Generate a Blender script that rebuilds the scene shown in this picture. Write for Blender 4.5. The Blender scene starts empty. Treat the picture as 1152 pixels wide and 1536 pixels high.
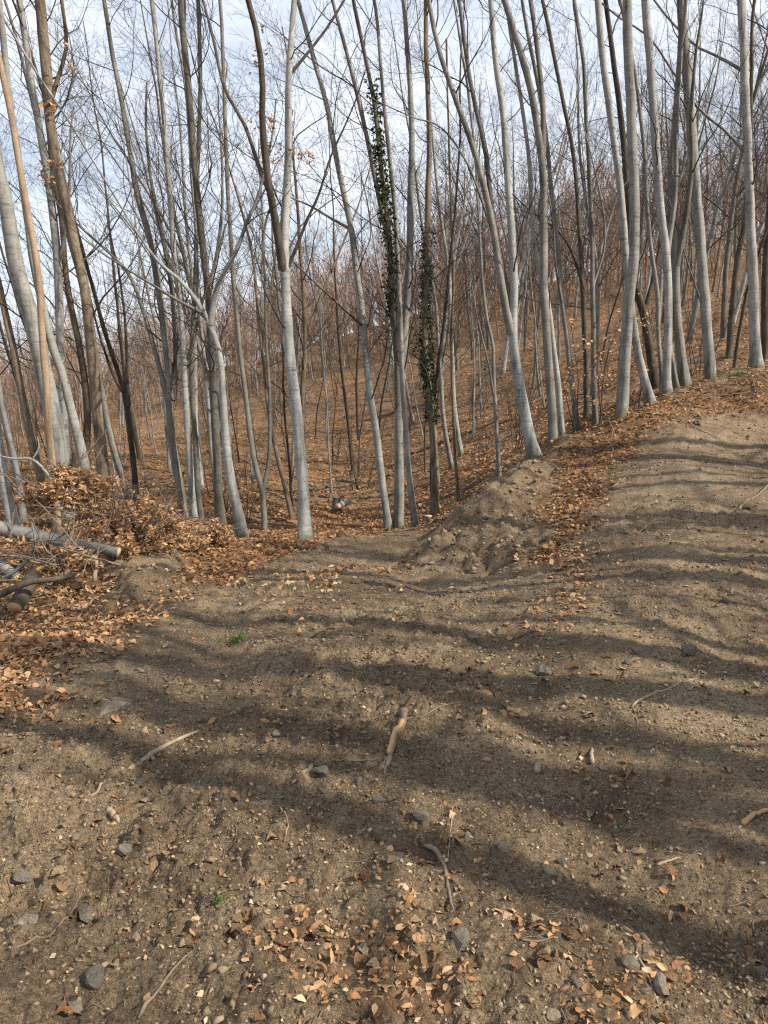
import bpy, math, random
import numpy as np
from mathutils import Vector

# ------------------------------------------------------------------ camera, sky, sun, exposure
scene = bpy.context.scene
COL = scene.collection
PITCH = math.radians(10.0); F = 1153.0; CAMZ = 1.6
cam_data = bpy.data.cameras.new("camera"); cam = bpy.data.objects.new("camera", cam_data); COL.objects.link(cam)
cam.location = (0, 0, CAMZ); cam.rotation_euler = (math.pi / 2 - PITCH, 0, 0)
cam_data.sensor_fit = 'VERTICAL'; cam_data.sensor_height = 36; cam_data.sensor_width = 27
cam_data.lens = 36 * F / 1536; cam_data.clip_start = 0.05; cam_data.clip_end = 2000
scene.camera = cam

SUN_EL = math.radians(40); SAZ = np.array([0.92, -0.39])
S = Vector((SAZ[0] * math.cos(SUN_EL), SAZ[1] * math.cos(SUN_EL), math.sin(SUN_EL)))
world = bpy.data.worlds.new("World"); scene.world = world; world.use_nodes = True
wn = world.node_tree.nodes; wl = world.node_tree.links; wn.clear()
wo = wn.new('ShaderNodeOutputWorld'); bg = wn.new('ShaderNodeBackground'); sky = wn.new('ShaderNodeTexSky')
sky.sky_type = 'NISHITA'; sky.sun_disc = False; sky.sun_elevation = SUN_EL
sky.sun_rotation = math.atan2(SAZ[0], SAZ[1]); sky.air_density = 1.0; sky.dust_density = 2.0; sky.ozone_density = 1.2
tc = wn.new('ShaderNodeTexCoord'); mp = wn.new('ShaderNodeMapping'); mp.inputs['Scale'].default_value = (1.5, 1.5, 4.5)
nz = wn.new('ShaderNodeTexNoise'); nz.inputs['Scale'].default_value = 1.6; nz.inputs['Detail'].default_value = 7; nz.inputs['Roughness'].default_value = .62
cr = wn.new('ShaderNodeValToRGB'); cr.color_ramp.elements[0].position = .32; cr.color_ramp.elements[0].color = (.25, .25, .25, 1)
cr.color_ramp.elements[1].position = .62; cr.color_ramp.elements[1].color = (.92, .92, .92, 1)
mx = wn.new('ShaderNodeMixRGB'); mx.inputs[2].default_value = (7.2, 7.6, 8.3, 1)      # thin bright cloud veil
wl.new(tc.outputs['Generated'], mp.inputs[0]); wl.new(mp.outputs[0], nz.inputs['Vector']); wl.new(nz.outputs['Fac'], cr.inputs[0])
wl.new(cr.outputs[0], mx.inputs[0]); wl.new(sky.outputs[0], mx.inputs[1]); wl.new(mx.outputs[0], bg.inputs[0]); wl.new(bg.outputs[0], wo.inputs[0])
bg.inputs[1].default_value = 0.10
sd = bpy.data.lights.new("sun", 'SUN'); sd.energy = 5.0; sd.angle = math.radians(.53); sd.color = (1, .91, .77)
so = bpy.data.objects.new("sun", sd); COL.objects.link(so); so.rotation_euler = (-S).to_track_quat('-Z', 'Y').to_euler(); so.location = (10, -10, 30)
scene.cycles.use_denoising = False; scene.cycles.pixel_filter_type = 'BLACKMAN_HARRIS'; scene.cycles.filter_width = 1.25
scene.view_settings.view_transform = 'Standard'; scene.view_settings.look = 'None'
scene.view_settings.exposure = 0.72; scene.view_settings.gamma = 1

# ------------------------------------------------------------------ small helpers
rng = np.random.default_rng(7)
CP, SP = math.cos(PITCH), math.sin(PITCH)
def ray(px, py):
    a = (px - 576) / F; b = (768 - py) / F
    return np.array([a, CP + b * SP, -SP + b * CP])
def pix(px, py, d):                                   # a photo direction taken out to forward distance d (metres)
    v = ray(px, py); return np.array([0, 0, CAMZ]) + v * (d / v[1])
def unit(v): return v / (np.linalg.norm(v, axis=-1, keepdims=True) + 1e-9)

def _hash(ix, iy, s):
    n = (ix * 374761393 + iy * 668265263 + s * 974634777) & 0x7fffffff
    n = ((n ^ (n >> 13)) * 1274126177) & 0x7fffffff
    return ((n ^ (n >> 16)) & 0xffff) / 65535.0
def vnoise(x, y, s=0):
    x = np.asarray(x, float); y = np.asarray(y, float)
    ix = np.floor(x).astype(np.int64); iy = np.floor(y).astype(np.int64); fx = x - ix; fy = y - iy
    fx = fx * fx * (3 - 2 * fx); fy = fy * fy * (3 - 2 * fy)
    a = _hash(ix, iy, s); b = _hash(ix + 1, iy, s); c = _hash(ix, iy + 1, s); d = _hash(ix + 1, iy + 1, s)
    return (a + (b - a) * fx) * (1 - fy) + (c + (d - c) * fx) * fy
def fbm(x, y, o=4, s=0):
    r = 0; a = 1; t = 0
    for k in range(o):
        r = r + a * (vnoise(x, y, s + k) - .5); t += a; x = x * 2.03 + 17.3; y = y * 2.03 + 5.1; a *= .5
    return r / t
def inpoly(x, y, poly):
    x = np.asarray(x, float); y = np.asarray(y, float); r = np.zeros(x.shape, bool); n = len(poly); j = n - 1
    for i in range(n):
        xi, yi = poly[i][:2]; xj, yj = poly[j][:2]
        c = ((yi > y) != (yj > y)) & (x < (xj - xi) * (y - yi) / (yj - yi + 1e-12) + xi)
        r ^= c; j = i
    return r

# ------------------------------------------------------------------ materials
def mat(name, rough=.9):
    m = bpy.data.materials.new(name); m.use_nodes = True; n = m.node_tree.nodes; b = n['Principled BSDF']
    b.inputs['Roughness'].default_value = rough; b.inputs['Specular IOR Level'].default_value = .25
    return m, n, m.node_tree.links, b
def noise(n, l, co, scale, detail=5, rough=.6, sc=None):
    t = n.new('ShaderNodeTexNoise'); t.inputs['Scale'].default_value = scale; t.inputs['Detail'].default_value = detail; t.inputs['Roughness'].default_value = rough
    if sc:
        mpn = n.new('ShaderNodeMapping'); mpn.inputs['Scale'].default_value = sc; l.new(co, mpn.inputs[0]); co = mpn.outputs[0]
    l.new(co, t.inputs['Vector']); return t.outputs['Fac']
def ramp(n, l, fac, stops):
    r = n.new('ShaderNodeValToRGB'); e = r.color_ramp.elements
    while len(e) < len(stops): e.new(.5)
    for k, (p, c) in enumerate(stops):
        e[k].position = p; e[k].color = (c[0], c[1], c[2], 1) if not isinstance(c, float) else (c, c, c, 1)
    l.new(fac, r.inputs[0]); return r.outputs[0]
def mixc(n, l, fac, a, b, mode='MIX'):
    x = n.new('ShaderNodeMixRGB'); x.blend_type = mode
    for k, v in ((0, fac), (1, a), (2, b)):
        if isinstance(v, (int, float)): x.inputs[k].default_value = v
        elif isinstance(v, tuple): x.inputs[k].default_value = (*v, 1)
        else: l.new(v, x.inputs[k])
    return x.outputs[0]
def bump(n, l, b, h, dist, strength=1.0, prev=None):
    u = n.new('ShaderNodeBump'); u.inputs['Distance'].default_value = dist; u.inputs['Strength'].default_value = strength
    l.new(h, u.inputs['Height'])
    if prev is not None: l.new(prev, u.inputs['Normal'])
    l.new(u.outputs[0], b.inputs['Normal']); return u.outputs[0]
def coord(n, which='Object'): return n.new('ShaderNodeTexCoord').outputs[which]
def attr(n, name):
    a = n.new('ShaderNodeAttribute'); a.attribute_name = name; return a.outputs['Fac']

def ground_material():
    m, n, l, b = mat("soil", .97); co = coord(n)
    big = noise(n, l, co, .9, 6, .65); mid = noise(n, l, co, 7, 6, .7); fine = noise(n, l, co, 60, 6, .75); grit = noise(n, l, co, 230, 3, .7)
    c = ramp(n, l, mid, [(.28, (0.086, 0.060, 0.036)), (.5, (0.211, 0.152, 0.094)), (.70, (0.365, 0.276, 0.176))])
    c = mixc(n, l, .5, c, ramp(n, l, big, [(.38, (0.090, 0.062, 0.039)), (.5, (0.207, 0.149, 0.092)), (.62, (0.356, 0.270, 0.173))]))
    g = ramp(n, l, fine, [(.36, .26), (.46, .85), (.56, 1.1), (.68, 1.6)]); c = mixc(n, l, 1.0, c, g, 'MULTIPLY')
    g2 = ramp(n, l, grit, [(.38, .38), (.5, .95), (.62, 1.45)]); c = mixc(n, l, .8, c, g2, 'MULTIPLY')
    v = n.new('ShaderNodeTexVoronoi'); v.inputs['Scale'].default_value = 26; v.inputs['Randomness'].default_value = 1; l.new(co, v.inputs['Vector'])
    lf = ramp(n, l, v.outputs['Color'], [(.1, (.085, .045, .022)), (.4, (.20, .096, .040)), (.7, (.31, .165, .078)), (.95, (.36, .23, .13))])
    lit2 = noise(n, l, co, 4.2, 5, .7)
    lf = mixc(n, l, 1.0, lf, ramp(n, l, lit2, [(.3, .45), (.6, 1.05)]), 'MULTIPLY')
    lf = mixc(n, l, ramp(n, l, noise(n, l, co, .35, 4, .6), [(.42, 0.0), (.66, .6)]), lf, (.115, .085, .052))
    lf = mixc(n, l, 1.0, lf, ramp(n, l, noise(n, l, co, 1.3, 6, .75), [(.36, .40), (.5, 1.0), (.68, 1.3)]), 'MULTIPLY')  # dark patches mix litter texture with shadow streaks painted into the colour
    la = attr(n, 'litter')
    mth = n.new('ShaderNodeMath'); mth.operation = 'MULTIPLY_ADD'; mth.inputs[1].default_value = 1.9; l.new(la, mth.inputs[0])
    m2 = n.new('ShaderNodeMath'); m2.operation = 'SUBTRACT'; m2.inputs[1].default_value = 1.2; l.new(noise(n, l, co, 12, 4, .7), m2.inputs[0]); l.new(m2.outputs[0], mth.inputs[2]); mth.use_clamp = True
    c = mixc(n, l, mth.outputs[0], c, lf); l.new(c, b.inputs['Base Color'])
    p = bump(n, l, b, mid, .05, .7); p = bump(n, l, b, fine, .022, 1.0, p); bump(n, l, b, grit, .007, 1.0, p)
    return m
def bark_material(name, base, dark, pale, ring=1.0, rough=.8, furrow=0.0, moss=.75):
    m, n, l, b = mat(name, rough); co = coord(n)
    blot = noise(n, l, co, 4.5, 6, .65, (1, 1, .55)); rings = noise(n, l, co, 7, 6, .72, (.55, .55, 4.2)); knots = noise(n, l, co, 5, 4, .6, (1.3, 1.3, 3.2)); fine = noise(n, l, co, 45, 5, .7, (1, 1, .8))
    c = ramp(n, l, blot, [(.28, dark), (.5, base), (.74, pale)])
    rr = ramp(n, l, rings, [(.36, .22), (.43, .85), (.64, 1.15)]); rr = mixc(n, l, ramp(n, l, noise(n, l, co, 1.6, 3, .6), [(.40, .12), (.60, 1.0)]), (1.0, 1.0, 1.0), rr); c = mixc(n, l, ring, c, rr, 'MULTIPLY'); c = mixc(n, l, ring, c, ramp(n, l, knots, [(.29, .32), (.35, 1.0)]), 'MULTIPLY')  # dark rings mix lenticels with twig shadows painted into the bark colour
    ff = ramp(n, l, fine, [(.3, .72), (.6, 1.1)]); c = mixc(n, l, .8, c, ff, 'MULTIPLY')
    st_ = noise(n, l, co, 3.2, 5, .7, (3.2, 3.2, .3)); c = mixc(n, l, .8, c, ramp(n, l, st_, [(.36, .42), (.48, 1.0), (.7, 1.12)]), 'MULTIPLY')
    oi = n.new('ShaderNodeObjectInfo'); c = mixc(n, l, 1.0, c, ramp(n, l, oi.outputs['Random'], [(0, (.62, .59, .54)), (.5, (.95, .93, .90)), (1, (1.14, 1.14, 1.12))]), 'MULTIPLY')
    sp = n.new('ShaderNodeSeparateXYZ'); l.new(co, sp.inputs[0]); ma = n.new('ShaderNodeMath'); ma.operation = 'MULTIPLY_ADD'; ma.inputs[1].default_value = -.9; ma.inputs[2].default_value = .35; l.new(sp.outputs['Z'], ma.inputs[0])
    mb = n.new('ShaderNodeMath'); mb.operation = 'ADD'; l.new(ma.outputs[0], mb.inputs[0]); l.new(noise(n, l, co, 7, 6, .7), mb.inputs[1])
    c = mixc(n, l, ramp(n, l, mb.outputs[0], [(.62, 0.0), (.82, moss)]), c, (.085, .082, .045))
    h = rings
    if furrow:
        fur = noise(n, l, co, 26, 5, .75, (1, 1, .16)); c = mixc(n, l, furrow, c, ramp(n, l, fur, [(.35, .35), (.55, 1.1)]), 'MULTIPLY'); h = fur
    l.new(c, b.inputs['Base Color']); p = bump(n, l, b, h, .012 if furrow else .005, .7); bump(n, l, b, fine, .003, .6, p)
    return m
def plain_material(name, stops, scale=20, rough=.85, bmp=.004, stretch=None):
    m, n, l, b = mat(name, rough); co = coord(n); f = noise(n, l, co, scale, 5, .7, stretch)
    l.new(ramp(n, l, f, stops), b.inputs['Base Color']); bump(n, l, b, f, bmp, .7); return m
def attr_material(name, stops, rough=.8, transl=0.0, scale=60):
    m, n, l, b = mat(name, rough); co = coord(n); f = noise(n, l, co, scale, 4, .7)
    c = ramp(n, l, attr(n, 'tint'), stops); c = mixc(n, l, 1.0, c, ramp(n, l, f, [(.3, .7), (.65, 1.15)]), 'MULTIPLY')
    l.new(c, b.inputs['Base Color'])
    if transl:
        tr = n.new('ShaderNodeBsdfTranslucent'); l.new(c, tr.inputs[0]); ms = n.new('ShaderNodeMixShader'); ms.inputs[0].default_value = transl
        l.new(b.outputs[0], ms.inputs[1]); l.new(tr.outputs[0], ms.inputs[2]); l.new(ms.outputs[0], n['Material Output'].inputs[0])
    return m
def object_tint_material(name, stops, rough=.8, scale=40, bmp=.004):
    m, n, l, b = mat(name, rough); oi = n.new('ShaderNodeObjectInfo'); co = coord(n); f = noise(n, l, co, scale, 5, .7)
    c = ramp(n, l, oi.outputs['Random'], stops); c = mixc(n, l, 1.0, c, ramp(n, l, f, [(.3, .6), (.68, 1.25)]), 'MULTIPLY')
    l.new(c, b.inputs['Base Color']); bump(n, l, b, f, bmp, .8); return m

LEAFSTOPS = [(0, (0.162, 0.087, 0.045)), (.25, (0.292, 0.154, 0.072)), (.5, (0.383, 0.212, 0.100)), (.75, (0.454, 0.292, 0.162)), (1, (0.508, 0.387, 0.250))]
M = dict(
    soil=ground_material(),
    beech=bark_material("beech_bark", (.262, .266, .260), (.145, .146, .138), (.350, .357, .350), .85),
    beech2=bark_material("beech_bark_dull", (.172, .166, .152), (.082, .078, .068), (.250, .244, .228), .7),
    logbark=bark_material("log_bark", (.262, .266, .260), (.145, .146, .138), (.350, .357, .350), .6, .8, 0.0, 0.0),
    logdark=bark_material("log_dark_bark", (.10, .084, .066), (.05, .042, .034), (.15, .13, .105), .4, .9, .6, 0.0),
    brown=bark_material("brown_bark", (.165, .130, .096), (.085, .065, .046), (.24, .20, .155), .35, .9, .7),
    dark=bark_material("dark_bark", (.080, .068, .055), (.040, .034, .028), (.13, .113, .092), .4, .9, .5),
    bare=bark_material("bare_wood", (.26, .190, .135), (.165, .115, .078), (.33, .250, .185), .35, .8),
    twig=plain_material("twig_bark", [(.3, (.032, .026, .021)), (.7, (.078, .064, .053))], 9),
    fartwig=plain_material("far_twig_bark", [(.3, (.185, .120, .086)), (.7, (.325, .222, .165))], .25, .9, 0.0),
    leaf=attr_material("dry_leaf", LEAFSTOPS, .75, .18),
    brushleaf=attr_material("brush_leaf", [(0, (0.180, 0.094, 0.047)), (.4, (0.348, 0.200, 0.101)), (.75, (0.480, 0.294, 0.156)), (1, (0.540, 0.388, 0.240))], .75, .22),
    ivy=attr_material("ivy_leaf", [(0, (.018, .032, .010)), (.6, (.040, .068, .018)), (1, (.085, .115, .035))], .5, .15),
    grass=attr_material("grass_blade", [(0, (.05, .10, .02)), (1, (.12, .19, .05))], .7, .3),
    gravel=attr_material("gravel", [(0, (0.090, 0.063, 0.039)), (.5, (0.203, 0.146, 0.091)), (.82, (0.288, 0.217, 0.142)), (.96, (0.198, 0.171, 0.142)), (1, (0.306, 0.254, 0.198))], .92, 0, 90),
    stone=object_tint_material("stone", [(0, (.125, .110, .090)), (.5, (.195, .168, .130)), (1, (.275, .228, .165))], .92, 7, .03),
    leaf1=object_tint_material("single_leaf", [(p_, tuple(.82 * v_ for v_ in c_)) for p_, c_ in LEAFSTOPS], .75, 6, .04),
    stick=plain_material("stick_bark", [(.3, (.10, .075, .052)), (.7, (.22, .175, .13))], 30),
    palestick=plain_material("pale_stick", [(.3, (.185, .138, .093)), (.7, (.32, .255, .185))], 30),
    orange=plain_material("fresh_wood", [(.3, (.30, .175, .085)), (.7, (.45, .29, .155))], 40),
    cut=plain_material("cut_face", [(.3, (.38, .25, .13)), (.7, (.52, .38, .22))], 60),
)

# ------------------------------------------------------------------ mesh helpers
def mesh_np(name, V, Fq, material, attrs=None, smooth=False):
    """V (n,3); Fq: list of int arrays (m,3) or (m,4)."""
    me = bpy.data.meshes.new(name); V = np.asarray(V, np.float32)
    me.vertices.add(len(V)); me.vertices.foreach_set('co', V.ravel())
    Fq = [np.asarray(f, np.int32) for f in Fq if len(f)]
    nl = sum(f.size for f in Fq); npol = sum(len(f) for f in Fq)
    me.loops.add(nl); me.loops.foreach_set('vertex_index', np.concatenate([f.ravel() for f in Fq]))
    tot = np.concatenate([np.full(len(f), f.shape[1], np.int32) for f in Fq])
    st = np.concatenate([[0], np.cumsum(tot)[:-1]]).astype(np.int32)
    me.polygons.add(npol); me.polygons.foreach_set('loop_start', st); me.polygons.foreach_set('loop_total', tot)
    if smooth: me.polygons.foreach_set('use_smooth', np.ones(npol, bool))
    if attrs:
        for k, v in attrs.items():
            a = me.attributes.new(k, 'FLOAT', 'POINT'); a.data.foreach_set('value', np.asarray(v, np.float32))
    me.update(calc_edges=True); me.materials.append(M[material] if isinstance(material, str) else material)
    return me
def obj(name, data, parent=None, loc=None):
    o = bpy.data.objects.new(name, data); COL.objects.link(o)
    if parent is not None: o.parent = parent
    if loc is not None: o.location = loc
    return o
def tag(o, label=None, cat=None, group=None, kind=None):
    if label: o['label'] = label
    if cat: o['category'] = cat
    if group: o['group'] = group
    if kind: o['kind'] = kind
    return o

class Geo:
    def __init__(s): s.V = []; s.Q = []; s.T = []; s.A = []; s.n = 0
    def add(s, V, Q=None, T=None, a=None):
        V = np.asarray(V, float).reshape(-1, 3)
        s.V.append(V)
        if Q is not None and len(Q): s.Q.append(np.asarray(Q) + s.n)
        if T is not None and len(T): s.T.append(np.asarray(T) + s.n)
        s.A.append(np.zeros(len(V)) if a is None else np.broadcast_to(np.asarray(a, float), (len(V),))); s.n += len(V)
    def tubes(s, P, R, sides, cap=False, prof=None):
        """P (B,N,3) centre lines, R (B,N) radii"""
        P = np.asarray(P, float); R = np.asarray(R, float)
        if P.ndim == 2: P = P[None]; R = R[None]
        B, N, _ = P.shape
        if B == 0: return
        T = unit(np.gradient(P, axis=1)); ch = unit(P[:, -1] - P[:, 0])
        ref = np.zeros((B, 3)); ref[np.arange(B), np.argmin(np.abs(ch), axis=1)] = 1
        U = unit(np.cross(T, ref[:, None, :])); W = np.cross(T, U)
        a = np.arange(sides) * 2 * np.pi / sides
        RR = R[:, :, None] * (1 if prof is None else prof[None]); RR = np.broadcast_to(RR, (B, N, sides))
        V = P[:, :, None, :] + RR[..., None] * (np.cos(a)[None, None, :, None] * U[:, :, None, :] + np.sin(a)[None, None, :, None] * W[:, :, None, :])
        idx = np.arange(B * N * sides).reshape(B, N, sides); nx = np.roll(idx, -1, axis=2)
        Q = np.stack([idx[:, :-1], nx[:, :-1], nx[:, 1:], idx[:, 1:]], -1).reshape(-1, 4)
        Tr = None
        if cap:
            e = np.concatenate([idx[:, -1], idx[:, 0][:, ::-1]]); Tr = np.stack([np.stack([e[:, 0], e[:, k], e[:, k + 1]], -1) for k in range(1, sides - 1)], 1).reshape(-1, 3)
        s.add(V, Q, Tr)
    def mesh(s, name, material, smooth=True, base=None, tint=False):
        V = np.concatenate(s.V)
        if base is not None: V = V - np.asarray(base)
        fs = []
        if s.Q: fs.append(np.concatenate(s.Q))
        if s.T: fs.append(np.concatenate(s.T))
        return mesh_np(name, V, fs, material, {'tint': np.concatenate(s.A)} if tint else None, smooth)

def catmull(P, n):
    P = np.asarray(P, float)
    if len(P) == 2: P = np.stack([P[0], (P[0] + P[1]) / 2, P[1]])
    Q = np.concatenate([[2 * P[0] - P[1]], P, [2 * P[-1] - P[-2]]])
    d = np.concatenate([[0], np.cumsum(np.linalg.norm(np.diff(P[:, :3], axis=0), axis=1))]); u = np.interp(np.linspace(0, d[-1], n), d, np.arange(len(P)))
    i = np.clip(u.astype(int), 0, len(P) - 2); t = (u - i)[:, None]
    p0, p1, p2, p3 = Q[i], Q[i + 1], Q[i + 2], Q[i + 3]
    return .5 * (2 * p1 + (p2 - p0) * t + (2 * p0 - 5 * p1 + 4 * p2 - p3) * t ** 2 + (3 * p1 - p0 - 3 * p2 + p3) * t ** 3)

def grow(st, di, ln, rd, n, wander, trop, r, taper=.25):
    B = len(st); P = np.zeros((B, n + 1, 3)); P[:, 0] = st; d = unit(di)
    for k in range(n):
        d = unit(d + r.normal(0, wander, (B, 3)) + np.asarray(trop)); P[:, k + 1] = P[:, k] + d * (ln / n)[:, None]
    R = rd[:, None] * np.linspace(1, taper, n + 1)[None]
    return P, R
def spawn(P, R, k, t0, t1, ang, lf, rf, r, lens, upbias=.0):
    B, N, _ = P.shape; t = (t0 + (t1 - t0) * (np.arange(k)[None] + r.random((B, k))) / k)
    f = t * (N - 1); i = np.clip(f.astype(int), 0, N - 2); w = (f - i)[..., None]; b = np.arange(B)[:, None]
    st = P[b, i] * (1 - w) + P[b, i + 1] * w; T = unit(P[b, i + 1] - P[b, i])
    rr = R[b, i] * (1 - w[..., 0]) + R[b, i + 1] * w[..., 0]
    rv = r.normal(0, 1, (B, k, 3)); rv[..., 2] += upbias
    side = unit(rv - (rv * T).sum(-1, keepdims=True) * T); a = ang * (.7 + .6 * r.random((B, k, 1)))
    di = np.cos(a) * T + np.sin(a) * side
    ln = lens[:, None] * lf * (1 - .55 * t) * (.7 + .6 * r.random((B, k)))
    rd = np.minimum(rr * .72, np.maximum(rr * rf, .0022))
    return st.reshape(-1, 3), di.reshape(-1, 3), ln.reshape(-1), rd.reshape(-1)

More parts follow.
